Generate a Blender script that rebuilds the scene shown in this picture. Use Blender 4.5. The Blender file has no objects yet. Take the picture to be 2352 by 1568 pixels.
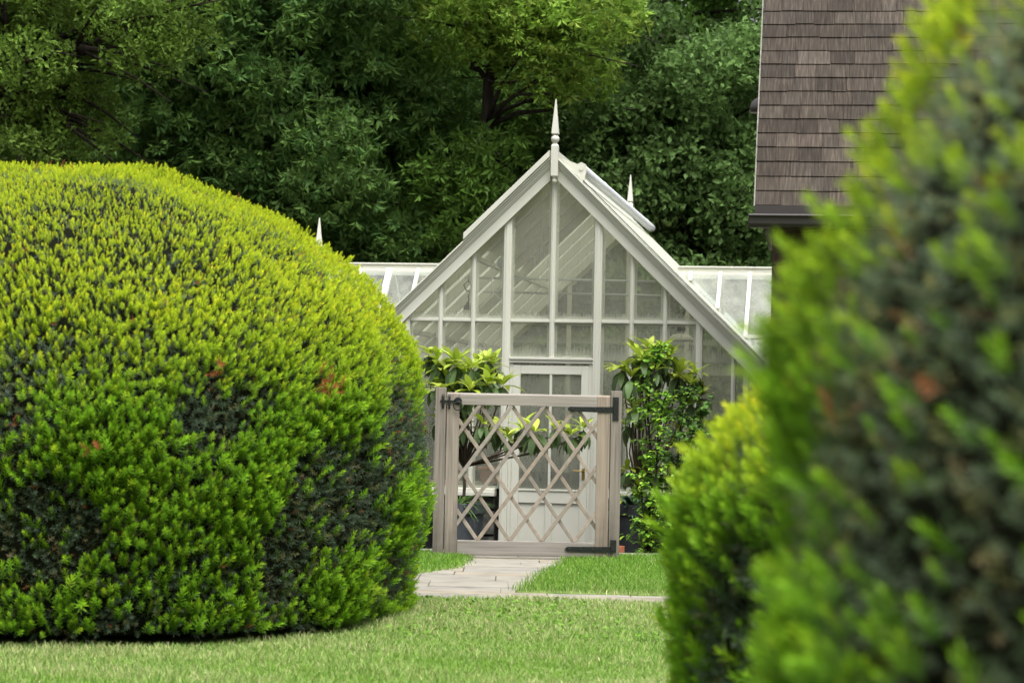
import bpy, math, random
import numpy as np
from math import radians as R, sin, cos, tan, pi, sqrt
from mathutils import Vector, Matrix

# ------------------------------------------------------------------ scene, camera, sky, sun
sc = bpy.context.scene
COL = sc.collection
random.seed(7)
RNG = np.random.default_rng(11)

EYE = 1.08                      # eye height above the lawn by the gate
ROLL, PITCH = 0.020, 0.0294
FP = 5553.0                     # focal length in 2352-wide picture units
r0 = Vector((1, 0, 0)); u0 = Vector((0, -sin(PITCH), cos(PITCH))); fw = Vector((0, cos(PITCH), sin(PITCH)))
cr = r0 * cos(ROLL) + u0 * sin(ROLL); cu = u0 * cos(ROLL) - r0 * sin(ROLL)
cam = bpy.data.objects.new("camera", bpy.data.cameras.new("camera")); COL.objects.link(cam)
m = Matrix((cr, cu, -fw)).transposed().to_4x4(); m.translation = (0, 0, EYE)
cam.matrix_world = m
cam.data.lens = 85; cam.data.sensor_width = 36; cam.data.clip_start = 0.1; cam.data.clip_end = 800
cam.data.dof.use_dof = True; cam.data.dof.focus_distance = 18.0; cam.data.dof.aperture_fstop = 5.4
sc.camera = cam

SUN_EL, SUN_AZ = R(66), R(150)   # azimuth from +Y towards +X : behind the camera, to the right
w = bpy.data.worlds.new("World"); sc.world = w; w.use_nodes = True
nt = w.node_tree; nt.nodes.clear()
o_ = nt.nodes.new("ShaderNodeOutputWorld"); bg = nt.nodes.new("ShaderNodeBackground")
sk = nt.nodes.new("ShaderNodeTexSky"); sk.sky_type = 'NISHITA'; sk.sun_disc = False
sk.sun_elevation = SUN_EL; sk.sun_rotation = SUN_AZ; sk.air_density = 1.0; sk.dust_density = 4.0; sk.ozone_density = 1.0
hs = nt.nodes.new("ShaderNodeHueSaturation"); hs.inputs["Saturation"].default_value = 0.18
tc = nt.nodes.new("ShaderNodeTexCoord"); sx = nt.nodes.new("ShaderNodeSeparateXYZ")
mr = nt.nodes.new("ShaderNodeMapRange"); mr.inputs[1].default_value = 0.0; mr.inputs[2].default_value = 1.0
mr.inputs[3].default_value = 0.30; mr.inputs[4].default_value = 1.65       # overcast: zenith brighter than horizon
mx = nt.nodes.new("ShaderNodeVectorMath"); mx.operation = 'SCALE'
nt.links.new(sk.outputs[0], hs.inputs["Color"]); nt.links.new(tc.outputs["Generated"], sx.inputs[0])
nt.links.new(sx.outputs[2], mr.inputs[0]); nt.links.new(hs.outputs[0], mx.inputs[0]); nt.links.new(mr.outputs[0], mx.inputs["Scale"])
nt.links.new(mx.outputs[0], bg.inputs[0]); bg.inputs[1].default_value = 0.15
nt.links.new(bg.outputs[0], o_.inputs[0])

sl = bpy.data.lights.new("sun", 'SUN'); sl.energy = 1.5; sl.angle = R(35); sl.color = (1.0, 0.98, 0.94)
so = bpy.data.objects.new("sun", sl); COL.objects.link(so)
sd = Vector((cos(SUN_EL) * sin(SUN_AZ), cos(SUN_EL) * cos(SUN_AZ), sin(SUN_EL)))
so.rotation_euler = sd.to_track_quat('Z', 'Y').to_euler(); so.location = (0, -10, 40)

sc.view_settings.view_transform = 'Standard'; sc.view_settings.look = 'None'
sc.view_settings.exposure = 0.88; sc.view_settings.gamma = 1.0
sc.cycles.max_bounces = 10; sc.cycles.diffuse_bounces = 6; sc.cycles.glossy_bounces = 3
sc.cycles.transparent_max_bounces = 24; sc.cycles.transmission_bounces = 4
sc.cycles.use_denoising = True; sc.cycles.sample_clamp_indirect = 6

def at(x, y, Y):
    """world point seen at picture position (x, y) (2352 x 1568 units), at distance Y"""
    d = fw + cr * ((x - 1176) / FP) - cu * ((y - 784) / FP)
    return Vector((0, 0, EYE)) + d * (Y / d.y)

# ------------------------------------------------------------------ tagging and mesh helpers
def tag(o, label=None, cat=None, group=None, kind=None):
    if label: o["label"] = label
    if cat: o["category"] = cat
    if group: o["group"] = group
    if kind: o["kind"] = kind
    return o

def empty(name, loc=(0, 0, 0), rz=0.0):
    o = bpy.data.objects.new(name, None); COL.objects.link(o)
    o.location = loc; o.rotation_euler = (0, 0, rz); o.empty_display_size = 0.2
    return o

class MB:
    """collects shapes, links them as ONE mesh object"""
    def __init__(s): s.v = []; s.f = []; s.c = []; s.col = (1, 1, 1)
    def add(s, vs, fs):
        n = len(s.v); s.v += [tuple(p) for p in vs]; s.f += [tuple(i + n for i in f) for f in fs]
        s.c += [s.col] * len(vs)
        return s
    def box(s, x0, x1, y0, y1, z0, z1):
        return s.add([(x0, y0, z0), (x1, y0, z0), (x1, y1, z0), (x0, y1, z0), (x0, y0, z1), (x1, y0, z1), (x1, y1, z1), (x0, y1, z1)],
                     [(0, 3, 2, 1), (4, 5, 6, 7), (0, 1, 5, 4), (1, 2, 6, 5), (2, 3, 7, 6), (3, 0, 4, 7)])
    def prism(s, pts, d):
        """polygon (list of 3-D points) extruded by the vector d"""
        n = len(pts); d = Vector(d); a = [Vector(p) for p in pts]; b = [p + d for p in a]
        fs = [tuple(range(n - 1, -1, -1)), tuple(range(n, 2 * n))] + [(i, (i + 1) % n, n + (i + 1) % n, n + i) for i in range(n)]
        return s.add(a + b, fs)
    def poly(s, pts): return s.add(pts, [tuple(range(len(pts)))])
    def bar(s, p0, p1, wid, thick, side=(0, 1, 0)):
        """rectangular bar from p0 to p1; 'thick' is measured along 'side'"""
        p0 = Vector(p0); p1 = Vector(p1); t = (p1 - p0).normalized(); sd_ = Vector(side); sd_ = (sd_ - t * sd_.dot(t)).normalized(); n = t.cross(sd_)
        a = n * (wid / 2); b = sd_ * (thick / 2); vs = []
        for p in (p0, p1): vs += [p - a - b, p + a - b, p + a + b, p - a + b]
        return s.add(vs, [(0, 3, 2, 1), (4, 5, 6, 7), (0, 1, 5, 4), (1, 2, 6, 5), (2, 3, 7, 6), (3, 0, 4, 7)])
    def path(s, pts, rad, n=8):
        """tube through points with a radius per point"""
        pts = [Vector(p) for p in pts]; m_ = len(pts)
        if not hasattr(rad, '__len__'): rad = [rad] * m_
        vs = []; ref = Vector((0.3, 0.9, 0.2))
        for i, p in enumerate(pts):
            t = (pts[min(i + 1, m_ - 1)] - pts[max(i - 1, 0)]).normalized()
            a = t.cross(ref)
            if a.length < 1e-4: a = t.cross(Vector((1, 0, 0)))
            a.normalize(); b = t.cross(a)
            for k in range(n):
                q = 2 * pi * k / n; vs.append(p + (a * cos(q) + b * sin(q)) * rad[i])
        fs = [(i * n + k, i * n + (k + 1) % n, (i + 1) * n + (k + 1) % n, (i + 1) * n + k) for i in range(m_ - 1) for k in range(n)]
        fs += [tuple(range(n - 1, -1, -1)), tuple((m_ - 1) * n + k for k in range(n))]
        return s.add(vs, fs)
    def lathe(s, prof, base=(0, 0, 0), n=24, rot=0.0):
        bx, by, bz = base; vs = []
        for (r, z) in prof:
            for k in range(n):
                q = 2 * pi * k / n + rot; vs.append((bx + r * cos(q), by + r * sin(q), bz + z))
        L = len(prof)
        fs = [(i * n + k, i * n + (k + 1) % n, (i + 1) * n + (k + 1) % n, (i + 1) * n + k) for i in range(L - 1) for k in range(n)]
        fs += [tuple(range(n - 1, -1, -1)), tuple((L - 1) * n + k for k in range(n))]
        return s.add(vs, fs)
    def build(s, name, mat, parent=None, smooth=False, bevel=0.0, color=False):
        me = bpy.data.meshes.new(name); me.from_pydata(s.v, [], s.f); me.update()
        if smooth: me.polygons.foreach_set("use_smooth", [True] * len(me.polygons))
        if color:
            a = me.color_attributes.new("Col", 'FLOAT_COLOR', 'POINT')
            a.data.foreach_set("color", np.hstack([np.array(s.c, dtype=np.float32), np.ones((len(s.c), 1), np.float32)]).ravel())
        o = bpy.data.objects.new(name, me); COL.objects.link(o); me.materials.append(mat)
        if parent: o.parent = parent
        if bevel:
            b = o.modifiers.new("bevel", 'BEVEL'); b.width = bevel; b.segments = 2; b.limit_method = 'ANGLE'
        return o

def np_mesh(name, V, F, C, mat, parent=None, smooth=False, extra=None):
    """fast mesh from arrays; F is (n,3) or (n,4); C per-vertex colour"""
    me = bpy.data.meshes.new(name)
    V = np.ascontiguousarray(V, np.float32); F = np.ascontiguousarray(F, np.int32); k = F.shape[1]
    me.vertices.add(len(V)); me.vertices.foreach_set("co", V.ravel())
    me.loops.add(F.size); me.loops.foreach_set("vertex_index", F.ravel())
    me.polygons.add(len(F)); me.polygons.foreach_set("loop_start", np.arange(0, F.size, k, dtype=np.int32))
    try: me.polygons.foreach_set("loop_total", np.full(len(F), k, np.int32))
    except Exception: pass
    if smooth: me.polygons.foreach_set("use_smooth", np.ones(len(F), bool))
    a = me.color_attributes.new("Col", 'FLOAT_COLOR', 'POINT')
    a.data.foreach_set("color", np.hstack([C, np.ones((len(C), 1))]).astype(np.float32).ravel())
    me.materials.append(mat); me.update(); me.validate()
    o = bpy.data.objects.new(name, me); COL.objects.link(o)
    if parent: o.parent = parent
    return o

def unit(a): return a / (np.linalg.norm(a, axis=-1, keepdims=True) + 1e-9)
def frames(d, rng, roll=True):
    """orthonormal frames whose local +Z is d; columns x, y, z"""
    d = unit(d); ref = np.where(np.abs(d[:, 2:3]) < .9, np.array([[0, 0, 1.]]), np.array([[1., 0, 0]]))
    x = unit(np.cross(ref, d)); y = np.cross(d, x)
    if roll:
        q = rng.uniform(0, 2 * pi, (len(d), 1)); x, y = x * np.cos(q) + y * np.sin(q), y * np.cos(q) - x * np.sin(q)
    return np.stack([x, y, d], axis=2)
def scatter(TV, TF, M, P, S):
    """copies of template (TV, TF) with frames M, positions P, scales S"""
    n, k = len(P), len(TV)
    V = np.einsum('nij,kj->nki', M, TV) * S[:, None, None] + P[:, None, :]
    F = TF[None] + (np.arange(n) * k)[:, None, None]
    return V.reshape(-1, 3), F.reshape(-1, TF.shape[1])
def waves(seed, freq, n=10):
    rg = np.random.default_rng(seed); K = unit(rg.normal(size=(n, 3))) * rg.uniform(.6, 1.5, (n, 1)) * freq; ph = rg.uniform(0, 2 * pi, n)
    return lambda P: np.sin(P @ K.T + ph).sum(1) / sqrt(n / 2)

# ------------------------------------------------------------------ materials
def mat(name, color=(.5, .5, .5), rough=.6, spec=.3, metal=0.0):
    m_ = bpy.data.materials.new(name); m_.use_nodes = True; b = m_.node_tree.nodes["Principled BSDF"]
    b.inputs["Base Color"].default_value = (*color, 1); b.inputs["Roughness"].default_value = rough
    b.inputs["Specular IOR Level"].default_value = spec; b.inputs["Metallic"].default_value = metal
    return m_
def N(m_, t, **kw):
    n = m_.node_tree.nodes.new(t)
    for k, v in kw.items(): setattr(n, k, v)
    return n
def L(m_, a, b): m_.node_tree.links.new(a, b)
def noise_mat(name, stops, scale=(1, 1, 1), nscale=5, detail=6, rough=.6, spec=.3, bump=0.0, bscale=None, attr=False, metal=0.0):
    """Principled with a colour ramp over stretched noise, optional bump and per-vertex tint"""
    m_ = mat(name, (.5, .5, .5), rough, spec, metal); b = m_.node_tree.nodes["Principled BSDF"]
    t = N(m_, "ShaderNodeTexCoord"); mp = N(m_, "ShaderNodeMapping"); mp.inputs["Scale"].default_value = scale
    nz = N(m_, "ShaderNodeTexNoise"); nz.inputs["Scale"].default_value = nscale; nz.inputs["Detail"].default_value = detail
    rp = N(m_, "ShaderNodeValToRGB"); e = rp.color_ramp.elements
    e[0].position, e[0].color = stops[0][0], (*stops[0][1], 1); e[1].position, e[1].color = stops[-1][0], (*stops[-1][1], 1)
    for p, c in stops[1:-1]: q = e.new(p); q.color = (*c, 1)
    L(m_, t.outputs["Object"], mp.inputs[0]); L(m_, mp.outputs[0], nz.inputs["Vector"]); L(m_, nz.outputs["Fac"], rp.inputs[0])
    out = rp.outputs[0]
    if attr:
        a = N(m_, "ShaderNodeAttribute"); a.attribute_name = "Col"; mu = N(m_, "ShaderNodeMix", data_type='RGBA', blend_type='MULTIPLY')
        mu.inputs[0].default_value = 1; L(m_, out, mu.inputs[6]); L(m_, a.outputs["Color"], mu.inputs[7]); out = mu.outputs[2]
    L(m_, out, b.inputs["Base Color"])
    if bump:
        bp = N(m_, "ShaderNodeBump"); bp.inputs["Strength"].default_value = bump; bp.inputs["Distance"].default_value = .01
        src = nz.outputs["Fac"]
        if bscale:
            n2 = N(m_, "ShaderNodeTexNoise"); n2.inputs["Scale"].default_value = bscale; n2.inputs["Detail"].default_value = 4
            L(m_, mp.outputs[0], n2.inputs["Vector"]); src = n2.outputs["Fac"]
        L(m_, src, bp.inputs["Height"]); L(m_, bp.outputs[0], b.inputs["Normal"])
    return m_
def leaf_mat(name, trans=.35, rough=.5, spec=.3):
    m_ = mat(name, (.1, .2, .03), rough, spec); nt_ = m_.node_tree; b = nt_.nodes["Principled BSDF"]
    a = N(m_, "ShaderNodeAttribute"); a.attribute_name = "Col"
    tr = N(m_, "ShaderNodeBsdfTranslucent"); ms = N(m_, "ShaderNodeMixShader"); ms.inputs[0].default_value = trans
    L(m_, a.outputs["Color"], b.inputs["Base Color"]); L(m_, a.outputs["Color"], tr.inputs[0])
    L(m_, b.outputs[0], ms.inputs[1]); L(m_, tr.outputs[0], ms.inputs[2]); L(m_, ms.outputs[0], nt_.nodes["Material Output"].inputs[0])
    return m_
def glass_mat(name, haze, tint, streak=(6, 6, .7), refl=1.0, drips=(), back=.5):
    """thin pane: clear + mirror by Fresnel + a film of condensation"""
    m_ = bpy.data.materials.new(name); m_.use_nodes = True; nt_ = m_.node_tree; nt_.nodes.clear()
    out = N(m_, "ShaderNodeOutputMaterial"); tp = N(m_, "ShaderNodeBsdfTransparent"); tp.inputs[0].default_value = (*tint, 1)
    df = N(m_, "ShaderNodeBsdfDiffuse"); df.inputs[0].default_value = (.76, .78, .66, 1)
    tl = N(m_, "ShaderNodeBsdfTranslucent"); tl.inputs[0].default_value = (.76, .78, .66, 1)
    gl = N(m_, "ShaderNodeBsdfGlossy"); gl.inputs["Roughness"].default_value = .03
    fz = N(m_, "ShaderNodeMixShader"); fz.inputs[0].default_value = back; L(m_, df.outputs[0], fz.inputs[1]); L(m_, tl.outputs[0], fz.inputs[2])
    t = N(m_, "ShaderNodeTexCoord"); mp = N(m_, "ShaderNodeMapping"); mp.inputs["Scale"].default_value = streak
    nz = N(m_, "ShaderNodeTexNoise"); nz.inputs["Scale"].default_value = 6; nz.inputs["Detail"].default_value = 7; nz.inputs["Roughness"].default_value = .65
    n2 = N(m_, "ShaderNodeTexNoise"); n2.inputs["Scale"].default_value = 1.1; n2.inputs["Detail"].default_value = 3
    r_ = N(m_, "ShaderNodeMapRange"); r_.inputs[1].default_value = .35; r_.inputs[2].default_value = .75
    r_.inputs[3].default_value = haze[0]; r_.inputs[4].default_value = haze[1]
    ad = N(m_, "ShaderNodeMath", operation='MULTIPLY_ADD'); ad.inputs[1].default_value = .5
    sc_ = N(m_, "ShaderNodeMath", operation='MULTIPLY'); sc_.inputs[1].default_value = .5
    L(m_, t.outputs["Object"], mp.inputs[0]); L(m_, mp.outputs[0], nz.inputs["Vector"]); L(m_, t.outputs["Object"], n2.inputs["Vector"])
    L(m_, n2.outputs["Fac"], sc_.inputs[0]); L(m_, nz.outputs["Fac"], ad.inputs[0]); L(m_, sc_.outputs[0], ad.inputs[2]); L(m_, ad.outputs[0], r_.inputs[0])
    hz = r_.outputs[0]
    if drips:      # runs of water where condensation gathers at the foot of a pane
        sp = N(m_, "ShaderNodeSeparateXYZ"); L(m_, t.outputs["Object"], sp.inputs[0]); m2 = N(m_, "ShaderNodeMapping"); m2.inputs["Scale"].default_value = (70, 70, 4)
        n3 = N(m_, "ShaderNodeTexNoise"); n3.inputs["Scale"].default_value = 1; n3.inputs["Detail"].default_value = 2; L(m_, t.outputs["Object"], m2.inputs[0]); L(m_, m2.outputs[0], n3.inputs["Vector"])
        for z0, ht in drips:
            g1 = N(m_, "ShaderNodeMapRange"); g1.inputs[1].default_value = z0 + ht; g1.inputs[2].default_value = z0; g1.inputs[3].default_value = 0; g1.inputs[4].default_value = 1; L(m_, sp.outputs[2], g1.inputs[0])
            gt = N(m_, "ShaderNodeMath", operation='GREATER_THAN'); gt.inputs[1].default_value = z0 - .02; L(m_, sp.outputs[2], gt.inputs[0])
            ad2 = N(m_, "ShaderNodeMath", operation='ADD'); L(m_, g1.outputs[0], ad2.inputs[0]); L(m_, n3.outputs["Fac"], ad2.inputs[1])
            g2 = N(m_, "ShaderNodeMapRange"); g2.inputs[1].default_value = .95; g2.inputs[2].default_value = 1.35; g2.inputs[3].default_value = 0; g2.inputs[4].default_value = .26; L(m_, ad2.outputs[0], g2.inputs[0])
            pr = N(m_, "ShaderNodeMath", operation='MULTIPLY'); L(m_, g2.outputs[0], pr.inputs[0]); L(m_, gt.outputs[0], pr.inputs[1])
            s2 = N(m_, "ShaderNodeMath", operation='ADD'); L(m_, hz, s2.inputs[0]); L(m_, pr.outputs[0], s2.inputs[1]); hz = s2.outputs[0]
    a = N(m_, "ShaderNodeMixShader"); L(m_, hz, a.inputs[0]); L(m_, tp.outputs[0], a.inputs[1]); L(m_, fz.outputs[0], a.inputs[2])
    fr = N(m_, "ShaderNodeFresnel"); ge = N(m_, "ShaderNodeNewGeometry")           # same mirror from both sides of the sheet
    io = N(m_, "ShaderNodeMath", operation='MULTIPLY_ADD'); io.inputs[1].default_value = 1 / 1.5 - 1.5; io.inputs[2].default_value = 1.5
    L(m_, ge.outputs["Backfacing"], io.inputs[0]); L(m_, io.outputs[0], fr.inputs[0])
    fm = N(m_, "ShaderNodeMath", operation='MULTIPLY'); fm.inputs[1].default_value = refl; L(m_, fr.outputs[0], fm.inputs[0])
    b = N(m_, "ShaderNodeMixShader"); L(m_, fm.outputs[0], b.inputs[0]); L(m_, a.outputs[0], b.inputs[1]); L(m_, gl.outputs[0], b.inputs[2])
    L(m_, b.outputs[0], out.inputs[0])
    return m_

M_PAINT = noise_mat("cream_paint", [(.3, (.59, .59, .505)), (.7, (.655, .655, .565))], (1, 1, .6), 3, 5, .42, .35)
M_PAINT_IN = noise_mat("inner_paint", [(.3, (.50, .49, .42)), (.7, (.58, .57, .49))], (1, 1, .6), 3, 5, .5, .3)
M_GABLE_GLASS = glass_mat("gable_glass", (.18, .36), (.90, .92, .80), (9, 9, .8), 1.0, ((2.155, .22), (2.556, .13)))
M_EDGE = glass_mat("pane_edge_condensation", (.45, .8), (.9, .92, .86), (9, 9, 5))
M_DOOR_GLASS = glass_mat("door_glass", (.22, .44), (.84, .90, .76))
M_ROOF_GLASS = glass_mat("roof_glass", (.82, .94), (.9, .92, .9), (1, 1, 1), .12, (), .4)
M_WING_GLASS = glass_mat("wing_roof_glass", (.10, .66), (.80, .84, .86), (.9, .9, .5))
M_WOOD_V = noise_mat("cedar_upright", [(.25, (.15, .13, .112)), (.5, (.265, .232, .197)), (.75, (.35, .303, .25))], (26, 26, .8), 2.2, 8, .75, .2, .25, attr=True)
def damp_foot(m_):      # staining that climbs from the wet ground
    nt_ = m_.node_tree; b = nt_.nodes["Principled BSDF"]; src = b.inputs["Base Color"].links[0].from_socket
    t = N(m_, "ShaderNodeTexCoord"); sp = N(m_, "ShaderNodeSeparateXYZ"); L(m_, t.outputs["Object"], sp.inputs[0])
    n = N(m_, "ShaderNodeTexNoise"); n.inputs["Scale"].default_value = 14; L(m_, t.outputs["Object"], n.inputs["Vector"])
    ad = N(m_, "ShaderNodeMath", operation='MULTIPLY_ADD'); ad.inputs[1].default_value = -.35; L(m_, n.outputs["Fac"], ad.inputs[0]); L(m_, sp.outputs[2], ad.inputs[2])
    r = N(m_, "ShaderNodeMapRange"); r.inputs[1].default_value = -.15; r.inputs[2].default_value = .25; r.inputs[3].default_value = .62; r.inputs[4].default_value = 1; L(m_, ad.outputs[0], r.inputs[0])
    v = N(m_, "ShaderNodeVectorMath", operation='SCALE'); L(m_, src, v.inputs[0]); L(m_, r.outputs[0], v.inputs["Scale"]); L(m_, v.outputs[0], b.inputs["Base Color"])
damp_foot(M_WOOD_V)
M_WOOD_H = noise_mat("cedar_rail", [(.25, (.20, .18, .158)), (.5, (.29, .262, .228)), (.75, (.345, .31, .265))], (.9, 26, 26), 2.2, 8, .75, .2, .25, attr=True)
M_WOOD_D = noise_mat("cedar_lath", [(.25, (.21, .187, .16)), (.75, (.345, .303, .258))], (7, 7, 7), 3, 8, .75, .2, .2, attr=True)
M_IRON = noise_mat("black_iron", [(.4, (.008, .010, .009)), (.75, (.02, .022, .02))], (1, 1, 1), 60, 4, .38, .5, .15)
M_BRASS = mat("brass", (.45, .32, .10), .35, .5, .9)
M_BLIND = mat("blind_fabric", (.74, .77, .79), .5, .4)
M_STEEL = mat("grey_metal", (.48, .50, .52), .35, .5, .5)
M_STONE = noise_mat("dark_stone", [(.3, (.020, .021, .020)), (.55, (.055, .055, .05)), (.8, (.17, .165, .15))], (1, 1, 1), 9, 9, .85, .2, .8, 22, attr=True)
M_FLAG = noise_mat("flagstone", [(.25, (.18, .167, .135)), (.5, (.262, .243, .202)), (.8, (.31, .286, .237))], (1, 1, 1), 5, 8, .7, .25, .15, 40, attr=True)
M_SOIL = noise_mat("soil", [(.3, (.018, .014, .009)), (.7, (.06, .045, .03))], (1, 1, 1), 18, 8, .95, .1, .6)
M_TURF = noise_mat("turf", [(.3, (.07, .12, .025)), (.7, (.18, .24, .07))], (1, 1, 1), 12, 8, .95, .1, .3)
M_SHINGLE = noise_mat("roof_shingle", [(.25, (.38, .36, .34)), (.55, (.75, .72, .68)), (.8, (1.5, 1.42, 1.3))], (30, 3, 1.6), 2.2, 8, .85, .15, .3, attr=True)
M_WALL = noise_mat("brown_wall", [(.3, (.055, .036, .028)), (.7, (.085, .058, .045))], (20, 20, 2), 3, 6, .8, .2, .2)
M_GUTTER = mat("gutter_brown", (.045, .04, .038), .45, .4)
M_TRIMP = noise_mat("pale_trim", [(.3, (.16, .15, .135)), (.7, (.28, .26, .23))], (3, 3, 3), 4, 5, .8, .2)
M_POT = noise_mat("dark_pot", [(.3, (.013, .015, .016)), (.7, (.035, .038, .04))], (2, 2, 2), 5, 6, .55, .3, .1)
M_POTG = noise_mat("grey_pot", [(.3, (.035, .042, .048)), (.7, (.07, .08, .088))], (2, 2, 2), 5, 6, .5, .4, .1)
M_TERRA = noise_mat("terracotta", [(.3, (.24, .075, .035)), (.7, (.34, .13, .07))], (3, 3, 3), 5, 6, .8, .2)
M_BARK = noise_mat("bark", [(.3, (.012, .010, .008)), (.7, (.045, .037, .028))], (5, 5, 1), 4, 8, .95, .1, .7)
M_TWIG = noise_mat("shrub_bark", [(.3, (.06, .045, .032)), (.7, (.16, .125, .09))], (5, 5, 1), 9, 8, .9, .1, .5)
M_YEW = leaf_mat("yew_needles", .32, .55, .18)
M_CORE = mat("yew_shade_core", (.010, .011, .006), .95, .05)  # shade deep inside the bush, put into the colour
M_TREE = leaf_mat("tree_leaves", .42, .6, .18)
M_BROAD = leaf_mat("broad_leaves", .30, .45, .25)
M_GRASS = leaf_mat("grass_blades", .35, .55, .25)
M_WHITE = mat("white_plastic", (.7, .7, .66), .4, .4)

# ------------------------------------------------------------------ ground
def sstep(a, b, x):
    t = np.clip((x - a) / (b - a), 0, 1); return t * t * (3 - 2 * t)
def terrain(x, y):
    y = np.asarray(y, float)
    return -.06 * (1 - sstep(11.4, 13.0, y)) - .50 * sstep(18.5, 19.9, y) + .5 * sstep(34, 44, y) + 1.2 * sstep(44, 75, y)
PATH_FAN = [(-.30, 18.6), (.47, 18.6), (.45, 17.9), (.36, 17.2), (.24, 16.2), (.14, 15.2), (.06, 14.60), (.06, 13.95), (-3.6, 13.95), (-3.6, 14.9), (-1.3, 15.55), (-.62, 15.95), (-.36, 16.75), (-.30, 17.2)]
def in_poly(x, y, P):
    c = np.zeros(np.shape(x), bool); j = len(P) - 1
    for i in range(len(P)):
        xi, yi = P[i]; xj, yj = P[j]
        c ^= ((yi > y) != (yj > y)) & (x < (xj - xi) * (y - yi) / (yj - yi + 1e-12) + xi); j = i
    return c
def on_path(x, y):
    x = np.asarray(x, float); y = np.asarray(y, float)
    return in_poly(x, y, PATH_FAN) | ((y > 13.93 - .02 * x) & (y < 14.56 - .004 * x) & (x > -4) & (x < 7)) | ((y > 18.55) & (np.abs(x - .12) < .6) & (y < 25))
def grid_mesh(name, xs, ys, zoff, material, keep=None, kind='structure'):
    X, Y = np.meshgrid(xs, ys, indexing='ij'); Z = terrain(X, Y) + zoff; V = np.stack([X, Y, Z], -1).reshape(-1, 3)
    i, j = np.meshgrid(np.arange(len(xs) - 1), np.arange(len(ys) - 1), indexing='ij'); ny = len(ys); a = (i * ny + j).ravel()
    F = np.stack([a, a + ny, a + ny + 1, a + 1], -1)
    if keep is not None:
        cx = ((X[:-1, :-1] + X[1:, 1:]) / 2).ravel(); cy = ((Y[:-1, :-1] + Y[1:, 1:]) / 2).ravel(); F = F[keep(cx, cy)]
    o = np_mesh(name, V, F, np.full((len(V), 3), .5), material, smooth=True); tag(o, kind=kind); return o
ys = np.concatenate([np.arange(-30, 12, 2.0), np.arange(12, 26, .25), np.arange(26, 80, 2.0), np.arange(80, 420, 20)])
g = grid_mesh("ground", np.concatenate([np.arange(-300, -20, 20.), np.arange(-20, 20.1, 1.0), np.arange(40, 301, 20.)]), ys, -.035, M_SOIL)
lawn = grid_mesh("lawn", np.arange(-8, 8.01, .05), np.concatenate([np.arange(-2, 13.5, .5), np.arange(13.5, 18.56, .05)]), .008, M_TURF, keep=lambda x, y: ~on_path(x, y))
sm = lawn.modifiers.new("turf", 'SOLIDIFY'); sm.thickness = .04; sm.offset = -1

# flagstones of the path: slabs with open joints, one sheet
pm = MB(); rr = random.Random(5)
y = 13.4
while y < 18.9:
    dy = rr.choice([.30, .42, .55, .36]); x = -4.0 - rr.random() * .5
    while x < (6.5 if y < 14.6 else 1.4):
        dx = rr.choice([.5, .75, .95, .62, 1.1]); j = .0035
        t = rr.choice([(1, 1, 1), (.98, .99, 1.02), (1.05, 1.0, .92), (.96, .97, .98), (1.02, 1.01, 1.0)]); k = rr.uniform(.93, 1.05)
        pm.col = tuple(c * k for c in t); h = rr.uniform(-.004, .003)
        pm.box(x + j, x + dx - j, y + j, y + dy - j, -.05, h); x += dx
    y += dy
pm.col = (.42, .40, .34); pm.box(-4.4, 6.9, 13.3, 19.2, -.03, -.009)
path = pm.build("path", M_FLAG, bevel=.004, color=True); tag(path, kind='structure')

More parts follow.
